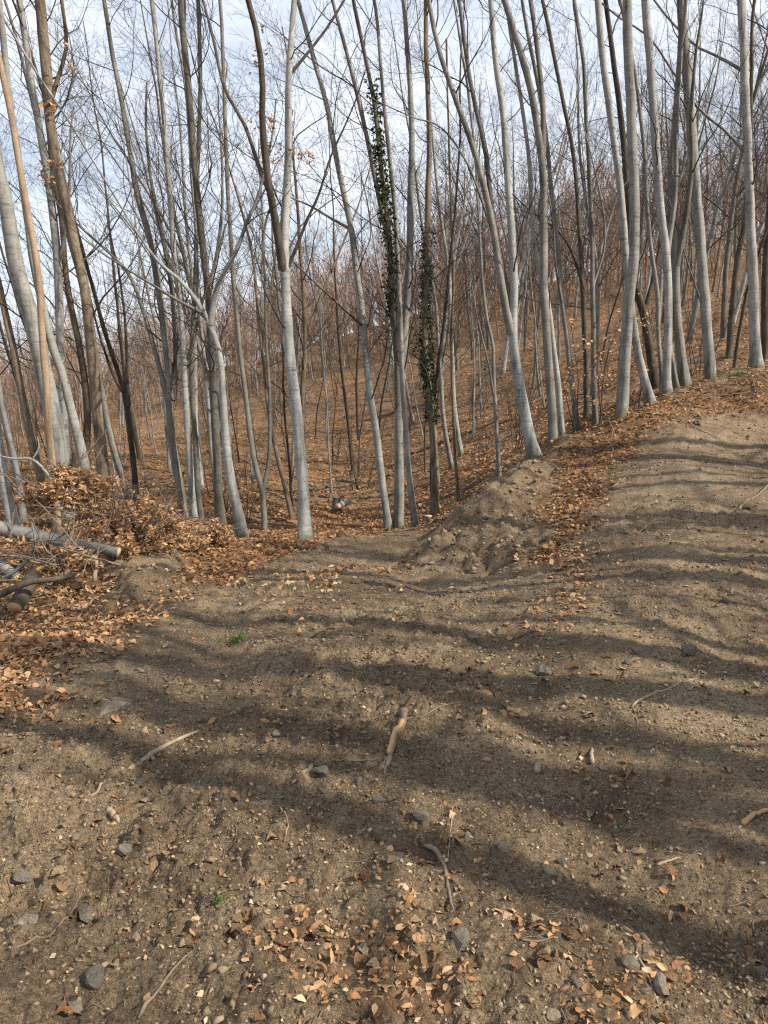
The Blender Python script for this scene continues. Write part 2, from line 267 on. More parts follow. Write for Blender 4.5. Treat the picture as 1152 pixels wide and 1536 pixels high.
# ------------------------------------------------------------------ trees traced from the photograph (pixel centre lines, forward distance)
# (key, bark, distance, base width px, top width px, centre line, forks[(w0,w1,line)], on_ground, total height, low branches, label)
HEROES = [
 ("L1", 'beech', 9.8, 28, 20, [(105,792),(91,695),(80,620),(66,560),(48,480),(30,410),(12,320),(-6,245)], [], 1, 13, 0, "thick smooth grey beech leaning away behind the leafy brush pile"),
 ("L2", 'beech', 9.9, 17, 9, [(138,770),(124,685),(108,620),(92,560),(76,510),(60,440),(45,350),(30,250)], [], 1, 12, 3, "slimmer pale beech leaning beside the thick beech behind the brush pile"),
 ("L3", 'bare', 9.2, 13, 8, [(88,800),(78,700),(72,640),(67,560),(62,480),(57,420),(45,340),(30,250),(15,160),(0,95)], [], 1, 9, 0, "orange tan barkless trunk standing in front of the grey beech clump"),
 ("L4", 'beech', 13.5, 14, 9, [(103,740),(96,640),(91,520),(87,400),(76,300),(60,200),(42,90),(28,-10)], [(6,4,[(87,400),(98,360),(108,300),(112,230)])], 0, 13, 5, "straight pale grey beech standing beside the brown oak trunk"),
 ("L5", 'brown', 11.5, 18, 13, [(158,745),(148,630),(138,530),(125,430),(112,370),(96,290),(83,220),(74,170),(66,80),(58,-10)], [(6,3,[(72,165),(85,120),(98,70),(92,10)])], 1, 14, 4, "rough brown barked oak trunk with a few dry leaves clinging"),
 ("L6", 'brown', 14, 13, 7, [(128,740),(131,610),(121,530),(108,470),(98,410),(92,330),(78,240)], [], 0, 12, 6, "mossy brown trunk partly hidden behind the rough oak"),
 ("L7", 'brown', 12, 13, 9, [(68,790),(62,720),(50,670),(38,610),(25,550),(10,480),(-4,420)], [], 1, 12, 5, "leaning brown trunk behind the grey clump, sloping down to the brush pile"),
 ("L8", 'beech', 9.5, 17, 14, [(22,800),(10,735),(0,680),(-14,600)], [], 1, 12, 0, "grey beech cut off by the picture edge, behind the fallen log"),
 ("L9", 'beech', 10.5, 10, 7, [(38,790),(27,715),(15,655),(3,600),(-8,540)], [], 1, 10, 0, "thin grey beech stem rising close behind the fallen log"),
 ("L10", 'dark', 14.5, 10, 5, [(205,765),(203,720),(196,650),(186,590),(165,520),(147,460),(130,400)], [(6,3,[(192,610),(190,540),(186,470),(176,400)]),(5,3,[(186,590),(172,560),(155,500),(143,440)])], 0, 9, 4, "dark slender tree splitting into a fan of thin stems"),
 ("M1", 'beech2', 12.5, 15, 6, [(277,790),(272,745),(263,690),(256,630),(256,580),(247,500),(237,430),(223,350),(205,280),(188,180),(165,60)], [(10,5,[(258,600),(262,550),(258,480),(250,420),(233,340),(215,260),(205,180)]),(8,4,[(254,610),(240,555),(222,490),(202,430),(180,395),(120,340)])], 1, 13, 8, "dull grey beech dividing into three stems above a bent foot"),
 ("M2", 'beech', 12.3, 11, 6, [(292,790),(286,700),(280,620),(275,520),(270,450),(262,380),(255,300),(243,160),(228,-10)], [(6,3,[(278,560),(290,500),(300,450),(320,380)])], 1, 13, 8, "pale beech growing close beside the three stemmed beech"),
 ("M2b", 'beech2', 13.5, 9, 5, [(302,785),(294,680),(288,570),(291,450),(296,300),(300,100),(296,-10)], [], 0, 13, 8, "thin dull beech close behind its pale neighbour"),
 ("M3", 'beech', 13.2, 7, 4, [(328,785),(318,670),(310,580),(302,500),(298,440),(294,350),(285,220)], [], 0, 9, 6, "thin straight pale beech pole beside the bent beech"),
 ("M4", 'beech', 10.3, 20, 2.5, [(365,810),(356,765),(346,720),(339,660),(334,600),(332,555),(325,510),(313,482),(298,455),(270,420),(238,392),(195,330)], [(8,4,[(316,488),(323,440),(342,400),(357,372),(372,330),(386,300),(402,240)]),(5,3,[(305,470),(270,452),(235,430),(180,395)])], 1, 8, 3, "pale beech with a scarred kinked trunk and branches sweeping aside"),
 ("M4b", 'beech2', 13.0, 14, 8, [(330,770),(322,640),(318,560),(316,500),(311,430),(303,360),(292,250),(280,100),(270,-10)], [(6,3,[(312,440),(325,380),(333,300),(330,200)])], 0, 13, 8, "tall beech standing behind the kinked pale beech"),
 ("M5", 'beech2', 11.5, 9, 5, [(397,802),(394,740),(384,705),(374,650),(368,590),(360,530),(352,450),(346,380),(341,250),(335,100)], [(6,4,[(394,735),(402,690),(402,600),(396,520),(392,430),(388,350),(383,270)])], 1, 10, 6, "slim dull tree forked low into two wavy stems"),
 ("C1", 'beech', 10.3, 21, 8, [(457,806),(452,720),(447,650),(441,590),(433,520),(429,460),(426,400),(427,330),(432,240),(433,160),(436,80),(441,-10)],
   [(11,6,[(425,405),(416,340),(406,275),(400,200),(402,130),(392,60),(370,-10)]),(5,3,[(431,402),(445,370),(460,330),(478,290),(495,235),(516,188)]),(6,3,[(405,290),(385,245),(360,175),(322,105),(300,20)]),(4,4,[(412,300),(404,330),(402,370),(402,430)]),(4,2,[(436,110),(460,80),(490,40),(520,-10)])], 1, 13, 6, "stout pale beech at the track edge with dark forking upper limbs"),
 ("C2", 'beech', 13, 13, 6, [(583,790),(574,720),(565,650),(556,590),(548,520),(543,470),(537,420),(530,360),(520,310),(505,240),(490,160),(468,80),(445,-10)], [(4,2,[(545,490),(510,460),(470,425),(435,392)]),(4,2,[(528,345),(500,330),(465,310),(440,300)])], 1, 14, 8, "leaning smooth beech touching the twin stemmed beech at its foot"),
 ("C3", 'beech', 13, 17, 6, [(598,790),(598,700),(598,630),(602,550),(610,470),(614,400),(615,300),(617,200),(612,100),(604,-10)], [(9,4,[(598,620),(594,520),(588,450),(586,400),(580,330),(570,250),(562,180),(548,115),(530,30)]),(8,4,[(592,470),(588,390),(572,320),(560,260),(545,190),(525,110),(500,20)])], 1, 14, 8, "twin stemmed beech with ivy climbing one stem"),
 ("C4", 'beech2', 12.6, 10, 6, [(623,790),(613,700),(607,620),(604,560),(600,490),(596,400),(590,300)], [], 1, 10, 5, "slim brownish stem leaning against the twin stemmed beech"),
 ("C5", 'brown', 14, 13, 6, [(652,778),(652,690),(647,620),(640,560),(637,480),(641,400),(641,300),(643,200),(641,100),(640,-10)], [], 1, 15, 7, "brown straight tree wrapped in dark ivy halfway up"),
 ("C6", 'brown', 15, 6, 3, [(690,764),(683,690),(680,600),(678,500),(680,400),(676,300)], [], 0, 8, 6, "skinny young tree just beyond the earth mound"),
 ("C7", 'beech', 13.5, 7, 4, [(750,738),(746,660),(742,590),(740,520),(728,470),(722,400)], [(3,2,[(742,600),(730,540),(712,470),(700,400)])], 0, 9, 6, "skinny pale tree between the mound and the leaning forked beech"),
 ("R1", 'beech', 11.8, 18, 7, [(806,708),(795,660),(783,600),(774,545),(768,490),(770,430),(768,370),(765,310),(757,200),(745,100),(735,-10)],
   [(11,3,[(768,500),(758,465),(748,410),(738,350),(723,285),(706,228),(680,160),(655,90),(640,20)]),(9,4,[(768,490),(760,430),(748,370),(737,300),(729,220),(707,120),(690,-10)]),(4,2,[(735,335),(700,250),(660,200),(620,190)])], 1, 13, 8, "leaning forked beech rooted at the edge of the dirt mound"),
 ("R2", 'beech2', 12.2, 15, 8, [(829,682),(826,600),(820,500),(816,420),(816,350),(813,250),(797,140),(772,50),(752,-10)], [(8,5,[(814,250),(816,160),(808,60),(800,-10)])], 1, 13, 7, "brownish streaked trunk with a narrow high fork on the bank"),
 ("R2b", 'beech', 12.6, 10, 5, [(844,668),(838,590),(831,525),(822,450),(800,360),(795,250),(780,150)], [], 1, 11, 6, "pale stem pressed against the brownish streaked trunk"),
 ("R3", 'beech2', 14, 9, 5, [(867,662),(858,580),(850,510),(842,450),(838,380),(830,300),(818,200),(800,90)], [(4,2,[(843,455),(828,400),(818,340),(800,280)])], 0, 12, 8, "dull beech with pale side twigs behind the bank"),
 ("R4", 'dark', 14.5, 9, 5, [(882,655),(879,560),(876,470),(872,380),(862,250),(845,150),(828,70)], [(5,2,[(875,430),(855,380),(830,350),(790,325)])], 0, 12, 8, "dark trunk with long low crooked branches behind the bank"),
 ("R5", 'beech2', 13.6, 8, 5, [(894,645),(890,560),(889,480),(889,380),(882,250),(876,120),(860,-10)], [(4,2,[(889,430),(905,370),(900,310),(880,230)])], 0, 13, 6, "slender straight stem between the dark trunk and the big clean beech"),
 ("R6", 'beech', 12, 18, 12, [(933,616),(937,550),(943,475),(948,400),(950,300),(948,200),(944,100),(940,-10)], [], 1, 14, 0, "clean straight silver beech standing first on the raised bank"),
 ("R7", 'beech', 12.8, 12, 9, [(976,604),(964,555),(952,495),(942,420),(935,330),(928,260),(918,180),(906,90),(896,-10)], [], 1, 14, 2, "leaning silver beech crossing behind the clean straight one"),
 ("R8", 'beech', 13.6, 7, 5, [(994,584),(988,500),(984,430),(975,370),(970,290),(965,210),(950,100)], [], 1, 12, 4, "thin wavy beech in the tight cluster on the bank"),
 ("R9", 'beech', 13.4, 12, 11, [(999,584),(1003,500),(1003,430),(998,370),(990,300),(983,200),(975,100),(968,-10)], [], 1, 14, 2, "smooth beech curving upward in the middle of the tight cluster"),
 ("R9b", 'beech2', 13.8, 9, 6, [(1014,582),(1005,520),(1000,460),(1003,380),(1012,300),(1015,200)], [], 0, 10, 4, "short leaning stem tucked into the tight cluster"),
 ("R10", 'beech', 14, 15, 7, [(1027,578),(1020,520),(1014,470),(1013,400),(1010,330),(1007,250),(1013,170),(1020,80),(1022,-10)], [(9,5,[(1014,400),(1025,330),(1031,250),(1026,180),(1030,90)])], 1, 14, 5, "spotted pale beech forking high, last in the tight cluster"),
 ("R11", 'beech', 14.2, 16, 12, [(1066,563),(1060,500),(1056,440),(1050,370),(1043,280),(1035,180),(1028,80),(1022,-10)], [(3,2,[(1058,470),(1040,430),(1020,380),(1005,340)])], 1, 14, 2, "smooth beech on the bank with a thin dead branch at its foot"),
 ("R12", 'beech', 14.6, 15, 11, [(1134,556),(1131,480),(1128,400),(1125,300),(1120,200),(1116,100),(1111,-10)], [(4,2,[(1118,228),(1085,192),(1050,162),(1005,95),(975,50),(930,20)]),(4,2,[(1112,105),(1085,75),(1058,48),(1022,-8)])], 1, 14, 3, "straight beech on the bank throwing two long oblique branches"),
 ("R13", 'dark', 20, 10, 6, [(1095,512),(1100,440),(1108,380),(1118,320),(1125,200)], [], 0, 12, 8, "dark leaning trunk on the slope behind the bank beeches"),
 ("R14", 'dark', 16, 15, 8, [(983,590),(974,520),(966,470),(950,410),(945,330),(935,200)], [(6,3,[(966,470),(985,410),(1000,350),(1005,280)])], 0, 12, 9, "thick dark trunk behind the leaning silver beech"),
 ("R15", 'dark', 19, 12, 8, [(1146,500),(1148,420),(1152,340),(1160,240)], [], 0, 12, 6, "dark trunk behind the beech with two oblique branches"),
]

# ------------------------------------------------------------------ terrain from ground points
ctrl = []
for x in (-5, -2.5, 0, 2.5, 5):
    for y in (-6, -2, .8, 2.2, 3.2): ctrl.append((x, y, .02 * max(x, 0) * max(y, 0) * .3 - .004 * max(-x, 0) * max(y, 0)))
for p in [(1000,1000,3.95),(1150,1000,4.0),(1000,900,4.9),(1150,900,5.0),(1000,800,6.5),(1150,800,6.6),(1000,700,9.2),(1150,700,9.4),(1150,640,11.5),
          (576,1000,4.05),(576,900,5.6),(450,840,8.0),(600,800,11.6),(520,800,11.2),(420,812,9.6),(300,900,5.8),(300,860,7.2),(150,1000,4.2),(0,1000,4.3),(30,920,5.9),(0,880,6.6),
          (560,850,7.4),(640,840,8.3),(630,805,10.8),(670,800,10.9),(720,868,6.7),(690,803,8.4),(725,770,9.1),(760,745,9.9),(860,800,7.4),(850,880,5.4),(900,740,9.0),(880,690,10.6),(950,660,11.0),
          (200,862,7.2),(240,835,7.9),(262,880,6.4),(140,830,8.0),
          (550,765,17),(545,735,21),(545,665,28),(545,580,45),(545,525,75),(545,495,115),(350,740,17),(350,665,28),(350,605,50),(350,565,80),(350,545,115),
          (200,745,17),(220,690,24),(200,650,40),(200,628,70),(200,615,115),(0,740,17),(0,690,24),(0,660,40),(0,640,70),(0,630,115),
          (700,690,19),(700,640,24),(700,560,38),(700,490,62),(700,450,105),(880,610,19),(900,525,34),(900,455,58),(900,405,100),(1000,560,20),(1100,515,21),(1100,450,36),(1100,390,60),(1100,350,100),(1152,530,20),
          (850,640,15.5),(780,690,15.5)]:
    ctrl.append(tuple(pix(*p)))
for h in HEROES:
    if h[7]: ctrl.append(tuple(pix(*h[5][0], h[2])))
for a in range(-65, 66, 13):
    aa = math.radians(a); zf = np.interp(a, [-65, -25, 0, 25, 65], [-6, -3, 8.5, 20, 26])
    for r_, k in ((135, 1.0), (220, .4), (340, -.6)): ctrl.append((r_ * math.sin(aa), r_ * math.cos(aa), zf * k))
for x, y, z in [(-20, -10, -3), (0, -15, .4), (15, -15, 3.0), (12, 0, 1.7), (18, 8, 3.5), (9, 6, 1.25), (8, -4, .9), (0, -60, 0), (40, -30, 8), (-60, -20, -8), (-14, 4, -1.4), (-8, 3, -.5), (60, 10, 10)]: ctrl.append((x, y, z))
ctrl = np.array(ctrl); CXY = ctrl[:, :2]; CC = .55
def _k(d2): return np.sqrt(d2 + CC * CC)
_n = len(ctrl); _A = np.zeros((_n + 3, _n + 3)); _D = ((CXY[:, None] - CXY[None]) ** 2).sum(-1)
_A[:_n, :_n] = _k(_D) - np.eye(_n) * (.02 + .004 * np.hypot(*CXY.T)); _A[:_n, _n] = 1; _A[:_n, _n + 1:] = CXY / 50; _A[_n, :_n] = 1; _A[_n + 1:, :_n] = (CXY / 50).T
_w = np.linalg.solve(_A, np.concatenate([ctrl[:, 2], [0, 0, 0]]))
def Hs(x, y):
    x = np.asarray(x, float); sh = x.shape; x = x.ravel(); y = np.broadcast_to(np.asarray(y, float), sh).ravel(); out = np.empty_like(x)
    for i in range(0, len(x), 40000):
        q = np.stack([x[i:i + 40000], y[i:i + 40000]], 1); d2 = (q ** 2).sum(1)[:, None] + (CXY ** 2).sum(1)[None] - 2 * q @ CXY.T
        out[i:i + 40000] = _k(np.maximum(d2, 0)) @ _w[:_n] + _w[_n] + (q / 50) @ _w[_n + 1:]
    return out.reshape(sh)
def P2(*pts): return [tuple(pix(*p)[:2]) for p in pts]
TRACK = P2((0,1085,3.45),(60,1042,3.75),(130,985,4.35),(200,925,5.3),(300,872,6.9),(400,832,8.4),(480,812,10.0),(600,795,12.0),(645,800,11.0),(700,780,9.2),(740,758,9.6),(800,715,11.0),(860,672,12.0),(935,640,12.0),(1000,612,13),(1080,580,14),(1160,565,15)) + [(12, 15.5), (10, 4), (6, -6), (-4, -6), (-3.2, 1.5)]
MOUND = P2((630,838,8.2),(655,815,9.0),(690,785,9.2),(735,755,9.9),(800,708,11.4),(835,690,11.6),(840,730,9.9),(815,780,8.1),(790,830,6.9),(740,850,6.8),(680,860,6.9))
BERM = P2((165,880,6.4),(185,845,7.6),(235,828,8.0),(275,830,8.0),(262,862,6.9),(225,893,6.0),(180,905,5.7))
def soft(x, y, poly, w):                                # fraction of a few jittered samples inside a polygon: a soft, wobbly edge
    wx = x + w * 1.6 * fbm(x * 1.3 / w * .5, y * 1.3 / w * .5, 3, 31); wy = y + w * 1.6 * fbm(x * 1.3 / w * .5 + 40, y * 1.3 / w * .5, 3, 37); r = 0
    for a in range(6): r = r + inpoly(wx + w * .5 * math.cos(a * 1.047), wy + w * .5 * math.sin(a * 1.047), poly)
    return r / 6.0
LITTER = [  # (world polygon, amount, edge softness)
 (P2((-60,1130,3.1),(60,1052,3.65),(130,992,4.3),(215,928,5.25),(310,874,6.7),(420,836,8.2),(490,815,9.9),(450,806,10.3),(330,820,9.3),(262,866,6.9),(215,900,5.8),(120,920,5.7),(0,925,5.8),(-150,920,5.8)), .84, .3),
 (P2((385,945,4.8),(420,880,6.3),(470,858,7.2),(600,832,8.7),(650,815,9.8),(610,850,7.9),(480,884,6.3),(430,930,5.1)), .6, .45),
 (P2((835,700,11.2),(900,650,12.2),(985,605,13.2),(1152,570,14.8),(1300,560,15),(1200,618,12.3),(1010,650,11.3),(935,700,9.8),(905,760,8.2),(892,830,6.6),(880,900,5.2),(862,962,4.4),(805,952,4.4),(825,870,5.7),(800,815,7.2),(812,765,8.8)), .86, .42),
 (P2((600,1215,2.7),(660,1210,2.7),(690,1300,2.3),(650,1340,2.2),(610,1300,2.3)), .55, .18),
 (P2((690,1330,2.25),(850,1350,2.2),(860,1450,1.93),(720,1440,1.95)), .55, .18),
 (P2((430,1350,2.18),(640,1330,2.22),(690,1560,1.65),(420,1560,1.65)), .62, .22),
 (P2((840,1420,2.0),(1060,1430,2.0),(1080,1560,1.65),(860,1560,1.65)), .6, .18),
 (P2((200,1320,2.25),(310,1290,2.33),(330,1420,2.0),(230,1420,2.0)), .5, .2),
 (P2((360,1320,2.25),(480,1290,2.35),(520,1400,2.05),(380,1420,2.0)), .4, .2),
 (P2((560,1010,3.95),(800,1000,4.0),(820,960,4.4),(600,975,4.3)), .25, .3),
]
def masks_exact(x, y):
    tr = soft(x, y, TRACK, .35); mo = soft(x, y, MOUND, .3); be = soft(x, y, BERM, .25); fl = 1 - np.maximum(np.maximum(tr, mo), be)
    fl = fl * (.62 + .5 * fbm(x * .5, y * .5, 3, 9) + .2); lit = fl
    for poly, a, w in LITTER: lit = np.maximum(lit, a * soft(x, y, poly, w) * (1 - .9 * be))
    lit = np.maximum(lit, .10 + .16 * np.clip(fbm(x * 2.2, y * 2.2, 3, 71) * 3, 0, 1))
    return tr, mo, be, np.clip(lit, 0, 1)
_gx = np.arange(-16, 18.01, .04); _gy = np.arange(-8, 19.01, .04); _GX, _GY = np.meshgrid(_gx, _gy)
_GM = np.stack(masks_exact(_GX, _GY), -1)
def masks(x, y):
    x = np.asarray(x, float); y = np.asarray(y, float)
    fx = np.clip((x + 16) / .04, 0, len(_gx) - 1.001); fy = np.clip((y + 8) / .04, 0, len(_gy) - 1.001); i = fx.astype(int); j = fy.astype(int); u = (fx - i)[..., None]; v = (fy - j)[..., None]
    m = (_GM[j, i] * (1 - u) + _GM[j, i + 1] * u) * (1 - v) + (_GM[j + 1, i] * (1 - u) + _GM[j + 1, i + 1] * u) * v
    out = (x < -16) | (x > 18) | (y < -8) | (y > 19); o = np.where(out, 0.0, 1.0); lit = np.where(out, np.clip(.82 + .5 * fbm(x * .5, y * .5, 3, 9), 0, 1), m[..., 3])
    return m[..., 0] * o, m[..., 1] * o, m[..., 2] * o, lit
CREST = np.array(P2((668,815,8.2),(695,795,8.6),(728,768,9.2),(765,742,10.0),(805,712,11.2),(835,690,11.7)))
def worley(x, y, s=0):
    ix = np.floor(x).astype(np.int64); iy = np.floor(y).astype(np.int64); d = np.full(np.shape(x), 9.0)
    for a in (-1, 0, 1):
        for b in (-1, 0, 1):
            fx = ix + a + .15 + .7 * _hash(ix + a, iy + b, s); fy = iy + b + .15 + .7 * _hash(ix + a, iy + b, s + 7); k = .7 + .6 * _hash(ix + a, iy + b, s + 13)
            d = np.minimum(d, ((x - fx) ** 2 + (y - fy) ** 2) / k)
    return np.sqrt(d)
def crestdist(x, y):
    d = np.full(np.shape(x), 1e9)
    for a, b in zip(CREST[:-1], CREST[1:]):
        e = b - a; t = np.clip(((x - a[0]) * e[0] + (y - a[1]) * e[1]) / (e @ e), 0, 1); d = np.minimum(d, np.hypot(x - a[0] - t * e[0], y - a[1] - t * e[1]))
    return d
def Hdetail(x, y, tr, mo, be):
    bare = np.maximum(np.maximum(tr, mo), be); r = np.hypot(x, y)
    z = fbm(x * .9, y * .9, 4, 3) * (.10 + .22 * (1 - bare) + .16 * mo)
    lump = np.clip(vnoise(x * .8, y * .8, 8) * 1.7 - .35, .08, 1)
    z = z + fbm(x * 4, y * 4, 4, 13) * (.07 + .09 * mo) + fbm(x * 19, y * 19, 4, 23) * (.022 + .034 * lump + .05 * mo)
    z = z + np.maximum(fbm(x * 9 + 3, y * 9, 3, 51), 0) ** 1.4 * .20 * lump + fbm(x * 55, y * 55, 2, 91) * .014 * (r < 7)
    wx = x + .05 * fbm(x * 14, y * 14, 2, 15); wy = y + .05 * fbm(x * 14 + 9, y * 14, 2, 16); cl = np.maximum(lump - .12, 0) * bare * (r < 14)
    z = z + cl * (.050 * np.maximum(.62 - worley(wx * 9, wy * 9, 3), 0) + .042 * np.maximum(.6 - worley(wx * 23, wy * 23, 5), 0)) + .10 * mo * np.maximum(.6 - worley(wx * 5, wy * 5, 9), 0)
    ridge = np.exp(-(crestdist(x, y) / .40) ** 2); rut = 0
    cxr = np.interp(y, [0, 4, 8, 12, 16], [.25, -.15, -.75, -.1, .6])
    for o_ in (-.85, .85): rut = rut + np.exp(-((x - cxr - o_) / .22) ** 2)
    return z - .03 + .34 * ridge * (.8 + 1.3 * fbm(x * 2.1, y * 2.1, 3, 19)) - .05 * rut * tr
def H(x, y):
    x = np.asarray(x, float); y = np.asarray(y, float); tr, mo, be, _ = masks(x, y)
    return Hs(x, y) + Hdetail(x, y, tr, mo, be) + .16 * be
def hit(px, py):                                        # where a photo direction meets the ground
    v = ray(px, py); c = np.array([0, 0, CAMZ]); t = np.geomspace(1, 90, 500); P = c + v * t[:, None]; below = P[:, 2] < H(P[:, 0], P[:, 1])
    k = int(np.argmax(below)) if below.any() else len(t) - 1; a, b = t[max(k - 1, 0)], t[k]
    tt = np.linspace(a, b, 24); P = c + v * tt[:, None]; below = P[:, 2] < H(P[:, 0], P[:, 1]); k = int(np.argmax(below)) if below.any() else 23
    p = P[k]; return np.array([p[0], p[1], float(H(p[:1], p[1:2])[0])])

def build_ground():
    na = 372
    rad = np.concatenate([[0.0], np.geomspace(.8, 28, 540), np.geomspace(28.4, 400, 70)]); nr = len(rad)
    fine = np.linspace(-math.radians(36), math.radians(36), 318); rest = np.linspace(math.radians(36), 2 * math.pi - math.radians(36), na - 318 + 2)[1:-1]
    ang = np.concatenate([fine, rest]); A, Rr = np.meshgrid(ang, rad); X = Rr * np.sin(A); Y = Rr * np.cos(A)
    tr, mo, be, lit = masks(X, Y); Z = Hs(X, Y) + Hdetail(X, Y, tr, mo, be) + .16 * be
    Z = np.where(Rr < .3, Z[1].mean(), Z)
    V = np.stack([X, Y, Z], -1).reshape(-1, 3); idx = np.arange(nr * na).reshape(nr, na); nx = np.roll(idx, -1, axis=1)
    Q = np.stack([idx[:-1], idx[1:], nx[1:], nx[:-1]], -1).reshape(-1, 4)
    cx = X.ravel()[Q].mean(1); cy = Y.ravel()[Q].mean(1)
    tm = soft(cx, cy, TRACK, .2) > .5; mm = (soft(cx, cy, MOUND, .15) > .5) & ~(np.hypot(cx, cy) < 3); bm = soft(cx, cy, BERM, .15) > .5
    cls = np.where(mm, 1, np.where(bm, 2, np.where(tm, 0, 3)))
    for c, nm in ((0, 'dirt_track'), (1, 'earth_mound'), (2, 'earth_bank'), (3, 'forest_floor')):
        q = Q[cls == c]; u, inv = np.unique(q, return_inverse=True)
        o = obj(nm, mesh_np(nm, V[u], [inv.reshape(-1, 4)], 'soil', {'litter': lit.ravel()[u]}, True)); tag(o, kind='structure')
        o['label'] = {0: 'stony brown dirt track forking below the bank', 1: 'pale lumpy earth mound between the two track forks', 2: 'small bare earth bank beside the leaf strip', 3: 'leaf covered forest floor and hillside beyond the track'}[c]
build_ground()

# ------------------------------------------------------------------ trees
def trunk_line(line, d, down_to=None):
    P = np.array([pix(x, y, d) for x, y in line])
    return P
TREE_AT = []
def crown_geo(P, R, r, nb, t0, t1, ln, lean, ang=.75, k2=5, k3=4, thin=1.0, k4=2):
    """limbs, branches and twigs grown from stem P,R"""
    g = Geo()
    if nb:
        st, di, l1, r1 = spawn(P[None], R[None], nb, t0, t1, ang, 1.0, .5 * thin, r, np.array([ln]), .4)
        P1, R1 = grow(st, di, l1, r1, 8, .17, (lean, 0, .055), r); g.tubes(P1, R1, 5)
        st, di, l2, r2 = spawn(P1, R1, k2, .18, .98, .6, .55, .5, r, l1, .3)
        P2_, R2_ = grow(st, di, l2, r2, 6, .18, (lean, 0, .05), r); g.tubes(P2_, R2_, 4)
        st, di, l3, r3 = spawn(P2_, R2_, k3, .12, 1, .6, .55, .62, r, l2, .2)
        P3, R3 = grow(st, di, l3, np.maximum(r3, .0021), 4, .16, (lean * .6, 0, .05), r, .5); g.tubes(P3, R3, 3)
        if not k4: return g
        st, di, l4, r4 = spawn(P3, R3, k4, .2, 1, .7, .6, .8, r, l3, .1)
        P4, R4 = grow(st, di, l4, np.maximum(r4 * .8, .0017), 2, .15, (0, 0, .04), r, .6); g.tubes(P4, R4, 3)
    return g
def finish_tree(root, name_trunk, g_trunk, mat_t, base):
    return obj('trunk', g_trunk.mesh('trunk', mat_t, True, base), root)
TREES = {}
